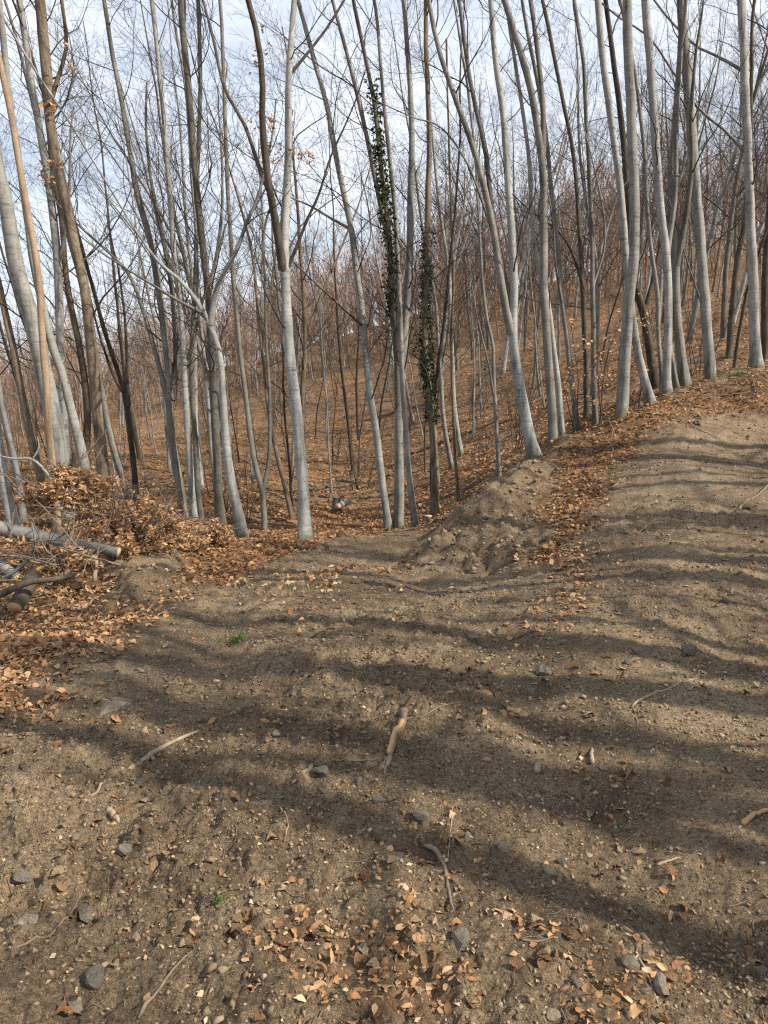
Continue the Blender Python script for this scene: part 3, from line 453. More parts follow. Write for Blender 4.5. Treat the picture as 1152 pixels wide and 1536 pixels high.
for hi, (key, bark, d, w0, w1, line, forks, grounded, height, low, label) in enumerate(HEROES):
    r = np.random.default_rng(100 + hi)
    P = trunk_line(line, d); x0, y0 = P[0, :2]; zg = float(H(np.array([x0]), np.array([y0]))[0])
    # root end goes to the ground, following the lean of the lowest stretch
    lowdir = P[0] - P[1]; pts = list(P)
    if zg < P[0, 2] - .02:
        k = (P[0, 2] - zg + .25) / max(-lowdir[2], .05); pts = [P[0] + lowdir * min(k, 4) * np.array([.5, .5, 1])] + pts
    else: pts = [P[0] + np.array([0, 0, -.25])] + pts
    ry = np.cumsum(r.normal(0, .03, len(pts))); pts = [p + np.array([0, 0, 0]) for p in pts]
    inpx = len(pts); top = pts[-1]; dr = unit(pts[-1] - pts[-2]); step = .9; wtop = w1
    ext = 0
    while top[2] - zg < height and ext < 14:
        dr = unit(dr + np.array([r.normal(0, .05), r.normal(0, .06), .10])); top = top + dr * step; pts.append(top); ext += 1
    pts = np.array(pts); n = int(np.clip(len(pts) * 3, 26, 60)); L = catmull(pts, n)
    seg = np.concatenate([[0], np.cumsum(np.linalg.norm(np.diff(L, axis=0), axis=1))])
    ltop = np.linalg.norm(np.diff(pts[:inpx], axis=0), axis=1).sum()
    rb, rt = w0 * d / F / 2, w1 * d / F / 2
    if ext: R = np.where(seg < ltop, rb + (rt - rb) * (seg / ltop) ** .8, rt + (.018 - rt) * ((seg - ltop) / max(seg[-1] - ltop, .1)) ** .9)
    else: R = rb + (min(rt, .02) - rb) * (seg / seg[-1]) ** .8
    hgt = L[:, 2] - zg
    R = R * (1 + .28 * np.exp(-np.maximum(hgt + .05, 0) / .22)) * (1 + .05 * fbm(seg * 2.3 + hi * 7, seg * 0 + hi, 3, hi)) * (.96 + .08 * r.random(n))
    base = np.array([x0, y0, zg]) if not (zg < P[0, 2] - .02) else np.array([L[0, 0], L[0, 1], zg])
    wob = np.stack([fbm(seg * 1.1, seg * 0 + hi * 3.1, 3, 5), fbm(seg * 1.1, seg * 0 + hi * 5.7, 3, 6), seg * 0], -1) * .05; L = L + wob * np.minimum(seg, 1)[:, None]
    root = obj('tree' if bark in ('brown', 'dark', 'bare') else 'beech_tree', None, None, base); root.empty_display_size = .3
    tag(root, label, 'tree', 'traced')
    del root['group']
    aa = np.arange(16) * 2 * math.pi / 16; ph = r.random(4) * 6.28; hh = np.maximum(hgt, 0)[:, None]
    prof = 1 + .42 * np.exp(-hh / .16) * np.maximum(np.cos(aa * int(r.integers(2, 4)) + ph[0]), -.35)[None] + .035 * np.cos(2 * aa[None] + ph[1] + seg[:, None] * .9) + .025 * np.cos(3 * aa[None] + ph[2] - seg[:, None] * 1.7)
    g = Geo(); g.tubes(L, R, 16, False, prof); finish_tree(root, 'trunk', g, bark, base)
    stems = [(L, R, max(seg[-1] * .25, 1.6))]
    for fw0, fw1, fl in forks:
        fp = list(trunk_line(fl, d)); dep = np.linspace(0, r.normal(0, .6), len(fp)); fp = [p + np.array([0, e, 0]) for p, e in zip(fp, dep)]
        dd = unit(fp[-1] - fp[-2]); t = fp[-1]
        ne = 5 if fl[-1][1] < 60 else 2
        for _ in range(ne): dd = unit(dd + np.array([r.normal(0, .08), r.normal(0, .1), .08])); t = t + dd * (.7 if ne == 5 else .35); fp.append(t)
        if fl == [(412,300),(404,330),(402,370),(402,430)]: fp = fp[:-ne]
        FL = catmull(np.array(fp), 24); fr = np.linspace(fw0 * d / F / 2, max(fw1 * d / F / 2 * .5, .006), 24) * (.94 + .12 * r.random(24)) * (1 + .3 * np.exp(-np.arange(24) / 1.2))
        lg = Geo(); lg.tubes(FL, fr, 9); obj('limb', lg.mesh('limb', ('dark' if key == 'C1' else 'beech2' if bark == 'beech' else bark), True, base), root)
        if len(fp) > 5: stems.append((FL, fr, 1.7 if fw0 < 7 else 2.2))
    g = Geo(); lean = -.03
    tl = np.clip((2.4) / seg[-1], 0, .9)
    if low:
        a = crown_geo(L, R, r, int(low * (1.7 if x0 < 1 else 1.1)), tl, .62, 2.3 if x0 < 1 else 1.9, lean * (1.8 if x0 < 1 else 1), .75, 6, 4, .42, 1); g.V += a.V; 
        if a.n: g.Q += [q + g.n for q in a.Q]; g.A += a.A; g.n += a.n
    for si, (SL, SR, ln) in enumerate(stems):
        a = crown_geo(SL, SR, r, 8 if si == 0 else 6, .55 if si == 0 else .35, .99, ln, lean, .6, 4, 3, .7, 1 if si else 0)
        if a.n: g.V += a.V; g.Q += [q + g.n for q in a.Q]; g.A += a.A; g.n += a.n
    obj('crown', g.mesh('crown', 'twig', False, base), root)
    TREES[key] = (root, L, R, stems, base); TREE_AT.append((base[0], base[1]))

# -- variants for the hillside
def tree_variant(seed, height, rad, nb, fork, bark, k2=6, k3=5, k4=2):
    r = np.random.default_rng(seed); n = 22
    d = np.array([0, 0, 1.0]); p = np.array([0, 0, -.3]); pts = [p]; dr = d + np.array([r.normal(0, .06), r.normal(0, .06), 0])
    for k in range(n):
        dr = unit(dr + np.array([r.normal(0, .045), r.normal(0, .045), .04])); p = p + dr * height / n; pts.append(p)
    L = catmull(np.array(pts), 30); t = np.linspace(0, 1, 30); R = rad * (1 - .86 * t ** .9) * (1 + .35 * np.exp(-t * 40)) * (.95 + .1 * r.random(30))
    g = Geo(); g.tubes(L, R, 8); stems = [(L, R)]
    for _ in range(fork):
        k = int(r.integers(7, 16)); a = r.random() * 6.28; dr = unit(np.array([math.cos(a) * .45, math.sin(a) * .45, 1]))
        fp, fr = grow(L[k][None], dr[None], np.array([height * (1 - t[k]) * .9]), np.array([R[k] * .7]), 14, .05, (0, 0, .05), r, .15); g.tubes(fp, fr, 7); stems.append((fp[0], fr[0]))
    tm = g.mesh('trunk', bark, True); c = Geo()
    for si, (SL, SR) in enumerate(stems):
        a = crown_geo(SL, SR, r, nb if si == 0 else nb // 2, .22 if si == 0 else .2, .99, height * .29, -.03, .88, k2, k3, .6, k4)
        c.V += a.V; c.Q += [q + c.n for q in a.Q]; c.A += a.A; c.n += a.n
    return tm, c.mesh('crown', 'twig', False)
VAR = [tree_variant(500 + k, h, rd, nb, fk, bk) for k, (h, rd, nb, fk, bk) in enumerate([(13, .10, 16, 1, 'beech2'), (12, .085, 15, 0, 'beech2'), (14, .12, 16, 2, 'beech2'), (11, .07, 14, 0, 'beech'), (13, .10, 15, 1, 'brown'), (10, .055, 14, 0, 'dark'), (12, .08, 15, 2, 'beech2'), (9, .045, 13, 0, 'beech2'), (14, .11, 16, 1, 'beech'), (11, .06, 14, 1, 'brown')])]
VDESC = ['forked dull grey', 'straight dull grey', 'twice forked dull grey', 'slim pale grey', 'forked brown', 'slim dark', 'thin twice forked grey', 'whip thin grey', 'forked pale grey', 'slim forked brown']
SHORT = dict(L1='the thick leaning beech', L5='the rough brown oak', L10='the dark fan shaped tree', M1='the three stemmed beech', M4='the kinked pale beech', M5='the low forked wavy tree', C1='the stout track edge beech', C2='the leaning smooth beech', C3='the twin stemmed beech', C5='the ivy wrapped brown tree', C7='the skinny pale tree', R1='the leaning forked beech', R2='the brownish streaked trunk', R4='the dark crooked tree', R6='the clean silver beech', R9='the tight beech cluster', R11='the dead branched beech', R12='the two branched beech')
LINE = sorted((TREES[k][4][0] / TREES[k][4][1], v) for k, v in SHORT.items())
def behind(x, y): return min(LINE, key=lambda e: abs(e[0] - x / y))[1]
def vlabel(v, x, y): return '%s tree %s behind %s' % (VDESC[v], 'low on the slope' if y < 24 else 'on the mid slope' if y < 38 else 'high on the slope', behind(x, y))
def place_variant(v, x, y, s, name, label, group, tilt=.07):
    tm, cm = VAR[v]; z = float(H(np.array([x]), np.array([y]))[0]); root = obj(name, None, None, (x, y, z)); root.empty_display_size = .3
    root.rotation_euler = (random.gauss(0, .04), random.gauss(-tilt, .05), random.random() * .9 - .45); root.scale = (s, s, s)
    tag(root, label, 'tree', group); obj('trunk', tm, root); obj('crown', cm, root); return root
random.seed(11); placed = list(TREE_AT); made = 0; tries = 0
bark_of = ['beech2', 'beech2', 'beech2', 'beech', 'brown', 'dark', 'beech2', 'beech2', 'beech', 'brown']
VH = [13, 12, 14, 11, 13, 10, 12, 9, 14, 11]
while made < 230 and tries < 30000:
    tries += 1
    y = 16.5 + 46 * random.random() ** 1.15; x = (random.random() * 2 - 1) * (.56 * y + 1.5); px_ = 576 + F * x / y
    if px_ < 620 and y < 30 and random.random() < .35: continue
    if vnoise(np.array(x * .16 + 3), np.array(y * .16), 61) < .22: continue
    gap = .9 + .022 * y
    if any((x - a) ** 2 + (y - b) ** 2 < gap * gap for a, b in placed): continue
    if abs(x + .4) < 1.0 and y < 20: continue
    z = float(Hs(np.array([x]), np.array([y]))[0])
    sk = np.interp(px_, [0, 130, 200, 350, 450, 550, 700, 850, 1000, 1152], [540, 490, 475, 420, 380, 350, 290, 230, 130, 20])
    top = sk + random.gauss(20, 55) if random.random() < (.92 if px_ < 650 else .8) else sk - random.uniform(100, 420)
    h = CAMZ + y * math.tan(math.atan((768 - top) / F) - PITCH) - z; h = min(max(h, 3.5), 14.5)          # these are young poles of a few metres to full height
    v = min(random.sample(range(10), 3), key=lambda q: abs(VH[q] * .8 - h)); bk = bark_of[v]; sc = h / VH[v]
    place_variant(v, x, y, sc, 'tree' if bk in ('brown', 'dark') else 'beech_tree', vlabel(v, x, y), 'slender trees on the hillside beyond the dip', .10 if x < 0 else .05); placed.append((x, y)); made += 1

made = 0
while made < 18:
    y = 14.5 + 15 * random.random(); x = -.54 * y + random.random() * (.68 * y)
    if any((x - a) ** 2 + (y - b) ** 2 < .8 for a, b in placed) or (abs(x + .4) < 1.1 and y < 20): continue
    v = random.choice([5, 7, 7, 5, 3, 9]); bk = bark_of[v]
    place_variant(v, x, y, random.uniform(10, 13.5) / VH[v] * .92, 'tree' if bk in ('brown', 'dark') else 'beech_tree', 'tall leaning ' + vlabel(v, x, y), 'tall leaning trees rising from the dip', .16); placed.append((x, y)); made += 1

# -- the wood that goes on over the ridge, read as one mass
def far_wood():
    vs = []
    for k in range(8):
        r = np.random.default_rng(900 + k); h = 8.5; g = Geo()
        P = np.zeros((1, 5, 3)); P[0, :, 2] = np.linspace(-.4, h, 5); P[0, 1:, :2] += r.normal(0, .18, (4, 2)); R = np.linspace(.085, .012, 5)[None]; g.tubes(P, R, 3)
        st, di, l1, r1 = spawn(P, R, 12, .10, .98, .7, 1, .5, r, np.array([3.0]), .5); P1, R1 = grow(st, di, l1, np.maximum(r1, .012), 2, .12, (0, 0, .1), r, .5); g.tubes(P1, R1, 3)
        st, di, l2, r2 = spawn(P1, R1, 8, .1, 1, .65, .62, .6, r, l1, .3); m = len(st); sd_ = unit(np.cross(di, r.normal(0, 1, (m, 3)))) * .020
        e = st + unit(di + np.array([0, 0, .15])) * l2[:, None]; g.add(np.stack([st - sd_, st + sd_, e], 1), None, np.arange(m * 3).reshape(m, 3))
        st2 = st + (e - st) * r.random((m, 1)); d2 = unit(di + r.normal(0, .6, (m, 3))); s2 = unit(np.cross(d2, r.normal(0, 1, (m, 3)))) * .016
        g.add(np.stack([st2 - s2, st2 + s2, st2 + d2 * l2[:, None] * .8], 1), None, np.arange(m * 3).reshape(m, 3))
        vs.append((np.concatenate(g.V), np.concatenate(g.Q), np.concatenate(g.T)))
    r = np.random.default_rng(77); V = []; Q = []; T = []; n = 0
    N = 1150; y = 50 + 88 * r.random(N) ** .7; x = (r.random(N) * 2 - 1) * (.57 * y + 3); z = Hs(x, y)
    for k in range(N):
        v, q, t = vs[k % 8]; a = r.random() * 6.28; s = .75 + .5 * r.random()
        if x[k] < -.15 * y[k]: s *= .9
        ca, sa = math.cos(a) * s, math.sin(a) * s
        V.append(np.stack([v[:, 0] * ca - v[:, 1] * sa + x[k] - .06 * v[:, 2], v[:, 0] * sa + v[:, 1] * ca + y[k], v[:, 2] * s + z[k]], -1)); Q.append(q + n); T.append(t + n); n += len(v)
    o = obj('far_woods', mesh_np('far_woods', np.concatenate(V), [np.concatenate(Q), np.concatenate(T)], 'fartwig', None, False)); tag(o, 'reddish brown leafless wood covering the far ridge', 'woods', None, 'stuff')
far_wood()

# -- brushy saplings in the dip
def sapling_variant(seed, stems, h):
    r = np.random.default_rng(seed); st = np.concatenate([r.normal(0, .12, (stems, 2)), np.full((stems, 1), -.1)], 1); di = np.concatenate([r.normal(0, .22, (stems, 2)), np.ones((stems, 1))], 1); ln = h * (.5 + .7 * r.random(stems))
    P, R = grow(st, di, ln, .006 + .010 * r.random(stems), 9, .06, (-.01, 0, .04), r, .25); g = Geo(); g.tubes(P, R, 5); t = Geo()
    s2, d2, l2, r2 = spawn(P, R, 8, .2, 1, .65, .33, .5, r, ln, .3); P2_, R2_ = grow(s2, d2, l2, np.maximum(r2, .0025), 4, .14, (0, 0, .06), r, .5); t.tubes(P2_, R2_, 3)
    s3, d3, l3, r3 = spawn(P2_, R2_, 3, .2, 1, .6, .6, .7, r, l2, .2); P3, R3 = grow(s3, d3, l3, np.maximum(r3, .002), 2, .14, (0, 0, .04), r, .6); t.tubes(P3, R3, 3)
    return g.mesh('stem', 'twig'), t.mesh('twigs', 'twig', False)
SAP = [sapling_variant(700 + k, s, h) for k, (s, h) in enumerate([(3, 3.2), (5, 2.6), (1, 4.2), (2, 3.6), (6, 2.0)])]
made = 0
while made < 80:
    y = 13.8 + 20 * random.random() ** 1.1; x = -(.56 * y + 1) + (random.random() ** 1.35) * (1.12 * y + 2)
    if abs(x + .4) < 1.1 and y < 19: continue
    if y < 16 and x > 1.2: continue
    k = random.randrange(5); s = random.uniform(.6, 1.15); z = float(H(np.array([x]), np.array([y]))[0])
    o = obj('sapling', None, None, (x, y, z)); o.scale = (s, s, s); o.rotation_euler = (0, random.gauss(-.06, .06), random.random() * 6.28); o.empty_display_size = .2
    tag(o, ['three stemmed bare sapling', 'brushy bare sapling clump', 'single whip thin bare sapling', 'pair of bare sapling stems', 'low many stemmed bare bush'][k] + (' in the dip behind ' if y < 22 else ' up the slope behind ') + behind(x, y), 'sapling', 'bare saplings in the dip')
    obj('stem', SAP[k][0], o); tag(obj('twigs', SAP[k][1], o), kind='stuff'); made += 1

VAR += [tree_variant(520 + k, 13.5, .17, 8, 1, 'beech', 3, 2, 1) for k in range(2)]
# -- trees beside and behind the viewpoint whose shadows cross the track
random.seed(5)
for k, (px_, py_, s) in enumerate([(1.5, 2.75, 6.0), (.2, 1.45, 5.5), (1.5, 4.55, 5.0), (1.9, 5.9, 6.0), (2.4, 7.9, 6.0), (3.2, 9.8, 7.0), (-.3, 3.9, 8.0), (.4, 5.3, 7.5), (3.0, 6.9, 6.5), (4.2, 11.5, 6.5), (.9, 6.6, 9.0), (-.75, 1.98, 2.7), (-.2, 4.65, 6.0), (1.0, 6.0, 6.2), (2.2, 7.2, 7.0), (2.8, 8.8, 6.5), (3.9, 10.4, 6.5)]):
    s *= 1.35; x = px_ + SAZ[0] * s; y = py_ + SAZ[1] * s
    if abs(x) < .58 * y + .8 and y > 0: x = .58 * y + 1.6
    place_variant([10, 11, 10, 11, 8, 11, 10][k % 7], x, y, random.uniform(.95, 1.2) if k < 11 else random.uniform(.7, .85), 'beech_tree', 'beech on the upper side of the track casting its shadow across it', 'beeches whose shadows cross the track', random.gauss(0, .09))

# ------------------------------------------------------------------ leaves, gravel and twigs on the ground
def leaf_template(kind):
    if kind == 'fine':
        t = np.array([0, .12, .28, .42, .58, .72, .88, 1.0]); w = np.array([0, .14, .27, .22, .31, .24, .19, 0])
    elif kind == 'beech':
        t = np.array([0, .2, .45, .7, .9, 1.0]); w = np.array([0, .22, .32, .25, .1, 0])
    else:
        t = np.array([0, .45, 1.0]); w = np.array([0, .34, 0])
    n = len(t); mid = np.stack([t, t * 0, t * 0], -1); lft = np.stack([t, w, w * .22], -1)[1:-1]; rgt = np.stack([t, -w, w * .30], -1)[1:-1]
    V = np.concatenate([mid, lft, rgt]); m = n - 2; L0, R0 = n, n + m; T = []; Q = []
    T += [(0, 1, L0), (0, R0, 1), (n - 2, n - 1, L0 + m - 1), (n - 2, R0 + m - 1, n - 1)]
    for i in range(m - 1): Q += [(i + 1, i + 2, L0 + i + 1, L0 + i), (i + 1, R0 + i, R0 + i + 1, i + 2)]
    V[:, 2] += .13 * np.sin(V[:, 0] * 3.1); V[:, 0] -= .5
    return V, np.array(Q).reshape(-1, 4), np.array(T)
TPL = {k: leaf_template(k) for k in ('fine', 'beech', 'flat')}
def rot_batch(n, r, tilt):
    ya = r.random(n) * 6.283; a = r.normal(0, tilt, n); b = r.normal(0, tilt, n); up = np.where(r.random(n) < .35, -1.0, 1.0)
    Z = unit(np.stack([np.sin(a), np.sin(b), np.cos(a) * np.cos(b)], -1)); X = np.stack([np.cos(ya), np.sin(ya), ya * 0], -1)
    X = unit(X - (X * Z).sum(-1, keepdims=True) * Z); Y = np.cross(Z, X); return X, Y * up[:, None], Z * up[:, None]
def scatter_template(g, tpl, pos, size, r, tilt, tint, curl=True, wide=(.5, .65)):
    V, Q, T = tpl; n = len(pos)
    if n == 0: return
    X, Y, Z = rot_batch(n, r, tilt); sy = size * (wide[0] + wide[1] * r.random(n)); sz = size * (.3 + 1.1 * r.random(n)) if curl else size
    if len(V) > 5: V = V[None] + r.normal(0, .04, (n, len(V), 3)); V[..., 2] += (r.normal(0, .9, n)[:, None] * V[..., 1] ** 2 + r.normal(0, .35, n)[:, None] * V[..., 0] ** 2 + r.normal(0, .5, n)[:, None] * V[..., 0] * V[..., 1])
    else: V = V[None]
    W = pos[:, None] + X[:, None] * (V[..., 0:1] * size[:, None, None]) + Y[:, None] * (V[..., 1:2] * sy[:, None, None]) + Z[:, None] * (V[..., 2:3] * sz[:, None, None])
    k = V.shape[1]; off = (np.arange(n) * k)[:, None, None]
    g.add(W.reshape(-1, 3), (Q[None] + off).reshape(-1, 4) if len(Q) else None, (T[None] + off).reshape(-1, 3) if len(T) else None, np.repeat(tint, k))
def sample_ground(n, r, y0, y1, power=1.0, wide=.62):
    y = y0 + (y1 - y0) * r.random(n) ** power; x = (r.random(n) * 2 - 1) * (wide * y + .5); return x, y
def build_litter():
    r = np.random.default_rng(21)
    g = Geo()
    for (y0, y1, n, tp, lift, smin, smax, pw, tl) in ((1.2, 3.6, 14000, 'fine', .004, .016, .046, 1.0, .45), (1.2, 3.6, 18000, 'beech', .004, .014, .046, 1.0, .5), (3.4, 7, 40000, 'beech', .010, .03, .07, 1.0, .4), (6.8, 17, 90000, 'flat', .015, .045, .085, 1.0, .45), (15, 34, 50000, 'flat', .02, .07, .14, .9, .45), (33, 75, 24000, 'flat', .03, .10, .20, .9, .4), (1.15, 4.5, 20000, 'flat', .003, .008, .028, 1.0, .5)):
        x, y = sample_ground(n, r, y0, y1, pw); _, _, _, lit = masks(x, y)
        keep = r.random(n) < np.clip((lit - .12) * 1.15, .012 if smax > .03 else .22, 1) ** 1.3 * (.85 if y1 > 5 else .75); x, y = x[keep], y[keep]
        z = H(x, y); m = len(x); size = smin + (smax - smin) * r.random(m) ** 1.4; tint = np.clip(.45 + .30 * fbm(x * 1.5, y * 1.5, 2, 5) + r.normal(0, .22, m), 0, 1)
        tint = np.clip(tint + (-.20 if y1 > 16 else .35 if smax < .03 else -.03 if y1 < 4 else .10), 0, 1)
        scatter_template(g, TPL[tp], np.stack([x, y, z + lift * (.3 + 1.2 * r.random(m))], -1), size, r, tl, tint)
    o = obj('leaf_litter', g.mesh('leaf_litter', 'leaf', False, None, True)); tag(o, 'dry orange brown leaves drifted over track edges and forest floor', 'leaves', None, 'stuff')
    # single large leaves that can be picked out
    ms = []
    for k in range(12):
        V, Q, T = TPL['fine' if k % 2 == 0 else 'beech']; V = V + r.normal(0, .035, V.shape); V[:, 2] += (.5 + .3 * k) * V[:, 1] ** 2 * (1 if k % 3 else -1.5) + .35 * (k % 4 - 1) * V[:, 0] ** 2 + .5 * V[:, 0] * V[:, 1] * (k % 3 - 1); V[:, 1] *= .8 + .15 * (k % 3); ms.append(mesh_np('leaf', V, [Q, T], 'leaf1', None, False))
    c = 0
    while c < 300:
        x, y = sample_ground(1, r, 1.35, 4.2, .9, .5); lit = masks(x, y)[3]
        if r.random() > np.clip(lit * 1.1, .04, 1): continue
        z = float(H(x, y)[0]); s = r.uniform(.028, .056); l = obj('leaf', ms[c % 12], o, (x[0], y[0], z + .006)); l.scale = (s, s, s); l.rotation_euler = (r.normal(0, .35), r.normal(0, .35), r.random() * 6.28); c += 1
build_litter()

def ico():
    p = (1 + 5 ** .5) / 2; V = np.array([(-1, p, 0), (1, p, 0), (-1, -p, 0), (1, -p, 0), (0, -1, p), (0, 1, p), (0, -1, -p), (0, 1, -p), (p, 0, -1), (p, 0, 1), (-p, 0, -1), (-p, 0, 1)], float)
    T = np.array([(0, 11, 5), (0, 5, 1), (0, 1, 7), (0, 7, 10), (0, 10, 11), (1, 5, 9), (5, 11, 4), (11, 10, 2), (10, 7, 6), (7, 1, 8), (3, 9, 4), (3, 4, 2), (3, 2, 6), (3, 6, 8), (3, 8, 9), (4, 9, 5), (2, 4, 11), (6, 2, 10), (8, 6, 7), (9, 8, 1)])
    return unit(V) * .5, T
IV, IT = ico()
OV = np.array([(.5, 0, 0), (-.5, 0, 0), (0, .5, 0), (0, -.5, 0), (0, 0, .5), (0, 0, -.5)]); OT = np.array([(0, 2, 4), (2, 1, 4), (1, 3, 4), (3, 0, 4), (2, 0, 5), (1, 2, 5), (3, 1, 5), (0, 3, 5)])
def build_gravel():
    r = np.random.default_rng(33); g = Geo()
    for y0, y1, n, smin, smax, pw, only in ((1.2, 3.3, 30000, .004, .017, 2.6, 0), (3.2, 6.2, 18000, .007, .026, 2.8, 0), (6, 12.5, 11000, .012, .040, 2.8, 0), (6.3, 12, 6000, .016, .075, 2.8, 1), (1.2, 7, 9000, .010, .034, 2.4, 2)):
        x, y = sample_ground(n, r, y0, y1, 1.0, .56); tr, mo, be, lit = masks(x, y); cl = vnoise(x * 1.7, y * 1.7, 81)
        keep = r.random(n) < ((mo + .5 * be) if only == 1 else tr * (vnoise(x * 1.4, y * 1.4, 85) > .62) * vnoise(x * 5, y * 5, 86) if only == 2 else np.maximum(tr * np.clip(cl * 1.7, .2, 1), mo) * (1 - .4 * lit)); x, y = x[keep], y[keep]; n = len(x); z = H(x, y)
        s = smin + (smax - smin) * r.random(n) ** pw; V = OV[None] * (1 + r.normal(0, .3, (n, 6, 1))) + r.normal(0, .13, (n, 6, 3))
        V = V * np.stack([s * (.8 + .7 * r.random(n)), s * (.8 + .7 * r.random(n)), s * (.6 + .5 * r.random(n))], -1)[:, None, :]
        a = r.random(n) * 6.28; ca, sa = np.cos(a)[:, None], np.sin(a)[:, None]; V = np.stack([V[..., 0] * ca - V[..., 1] * sa, V[..., 0] * sa + V[..., 1] * ca, V[..., 2]], -1)
        V = V + np.stack([x, y, z + s * .04], -1)[:, None, :]; g.add(V, None, (OT[None] + (np.arange(n) * 6)[:, None, None]).reshape(-1, 3), np.repeat(np.clip(r.normal(.47, .24, n), 0, 1), 6))
    o = obj('gravel', g.mesh('gravel', 'gravel', False, None, True)); tag(o, 'fine gravel and soil crumbs scattered over the track', 'gravel', None, 'stuff')
build_gravel()
def build_twig_litter():
    r = np.random.default_rng(41); g = Geo()
    for y0, y1, n, l0, l1, rad in ((1.2, 4.5, 700, .015, .10, .0016), (4, 12, 380, .06, .32, .0032), (12, 34, 900, .3, 1.8, .009)):
        x, y = sample_ground(n, r, y0, y1, 1, .58); z = H(x, y); a = r.random(n) * 6.28; ln = l0 + (l1 - l0) * r.random(n) ** 2
        P, R = grow(np.stack([x, y, z + rad * 1.5], -1), np.stack([np.cos(a), np.sin(a), r.normal(0, .06, n)], -1), ln, rad * (.5 + r.random(n)), 4, .16, (0, 0, 0), r, .5)
        hz = H(P[..., 0], P[..., 1]); P[..., 2] = hz + rad * 1.8 + np.abs(r.normal(0, rad, n))[:, None]; g.tubes(P, R, 4)
    o = obj('twig_litter', g.mesh('twig_litter', 'stick')); tag(o, 'small broken twigs strewn among the leaves and soil', 'twigs', None, 'stuff')
build_twig_litter()

# ------------------------------------------------------------------ stones one can pick out
def stone_mesh(seed, flat=1.0):
    import bmesh
    r = np.random.default_rng(seed); bm = bmesh.new(); bmesh.ops.create_icosphere(bm, subdivisions=2, radius=.5)
    for v in bm.verts:
        p = np.array(v.co); 
        for _ in range(1): pass
    planes = unit(r.normal(0, 1, (9, 3))); ph = r.random(3) * 9; off = .24 + .17 * r.random(9)
    for v in bm.verts:
        p = np.array(v.co)
        for pl, o_ in zip(planes, off):
            e = p @ pl - o_
            if e > 0: p = p - pl * e
        p = p * (1 + r.normal(0, .03) + .10 * math.sin(p[0] * 9 + ph[0]) * math.sin(p[1] * 8 + ph[1])); p[2] *= flat; v.co = p
    me = bpy.data.meshes.new('stone'); bm.to_mesh(me); bm.free(); me.materials.append(M['stone']); return me
STM = [stone_mesh(k, f) for k, f in enumerate((.75, .6, .85, .5, .7, .65, .8, .4))]
def stone(p, s, k, yaw, label, group=None, sink=.12):
    o = obj('stone', STM[k % 8], None, (p[0], p[1], p[2] + s * (.24 if k % 8 not in (3, 7) else .12) - s * sink)); o.scale = (s, s * random.uniform(.7, 1), s); o.rotation_euler = (random.gauss(0, .15), random.gauss(0, .15), yaw); tag(o, label, 'stone', group)
for px_, py_, w, k, lab in [
    (482,1160,27,0,"grey angular stone beside a dark twig near the forked stick"), (815,1011,28,2,"dark rounded stone lying in a shadow band on the track"), (183,1278,28,1,"pale flat stone lying next to a broken wood chip"),
    (34,1320,28,2,"tan stone at the sunny edge of the track"), (692,1415,36,0,"blue grey stone next to a patch of dead leaves"), (990,1480,36,6,"round grey stone beside a thin bent straw twig"), (1036,979,30,1,"flat grey stone on the upper fork beyond the pale bent twig"),
    (632,1226,26,4,"grey stone half buried in reddish leaves"), (710,958,18,4,"small grey stone near the foot of the mound slope"), (166,1066,58,7,"broad pale slab flush with the soil"), (40,1385,40,3,"broad dull stone sunk in the soil by a dark twig"), (125,1372,44,7,"flat purplish stone sunk in the trodden soil"),
    (865,1478,22,0,"small stone in the clods by the leaf patch"), (795,1130,16,5,"small grey stone near an upright wood chip"), (700,1258,18,2,"round pebble beside a single fallen leaf"), (945,1448,26,2,"stone with a dark leaf lying against it"), (770,1165,16,6,"pale stone in the gravel above the twig"),
    (140,1470,44,3,"grey slab at the edge of the shadow by orange leaves"), (110,1510,34,7,"pale flat stone below the orange leaves"), (1090,905,18,5,"stone on the upper track fork"), (852,885,20,0,"grey stone in the leaf strip below the mound"), (1045,637,13,2,"dark clod on the raised bank in front of the beeches")]:
    p = hit(px_, py_); d = p[1]; random.seed(px_); stone(p, w * math.hypot(d, CAMZ) / F, k, random.random() * 6, lab)
r_ = np.random.default_rng(55); c = 0; random.seed(3)
while c < 190:
    x, y = sample_ground(1, r_, 1.4, 9, 1.2, .5); tr, mo, be, lit = masks(x, y)
    if max(tr[0], mo[0]) < .7 or vnoise(x * 1.1, y * 1.1, 83)[0] < .38 * r_.random() + .2: continue
    stone((x[0], y[0], float(H(x, y)[0])), r_.uniform(.02, .045) * (1 + .06 * y[0]), c % 8, r_.random() * 6.28, '%s small stone %s' % (('blocky', 'flattish', 'rounded', 'thin flat', 'angular', 'wedge shaped', 'chunky', 'slab like')[c % 8], 'lying loose on the earth mound' if mo[0] > .5 else 'among leaves on the track' if lit[0] > .35 else 'on the rising upper fork of the track' if x[0] > .22 * y[0] and y[0] > 3 else 'on the lower fork of the track' if y[0] > 4 else 'on the trodden soil before the fork'), 'small loose stones on the track', .24); c += 1

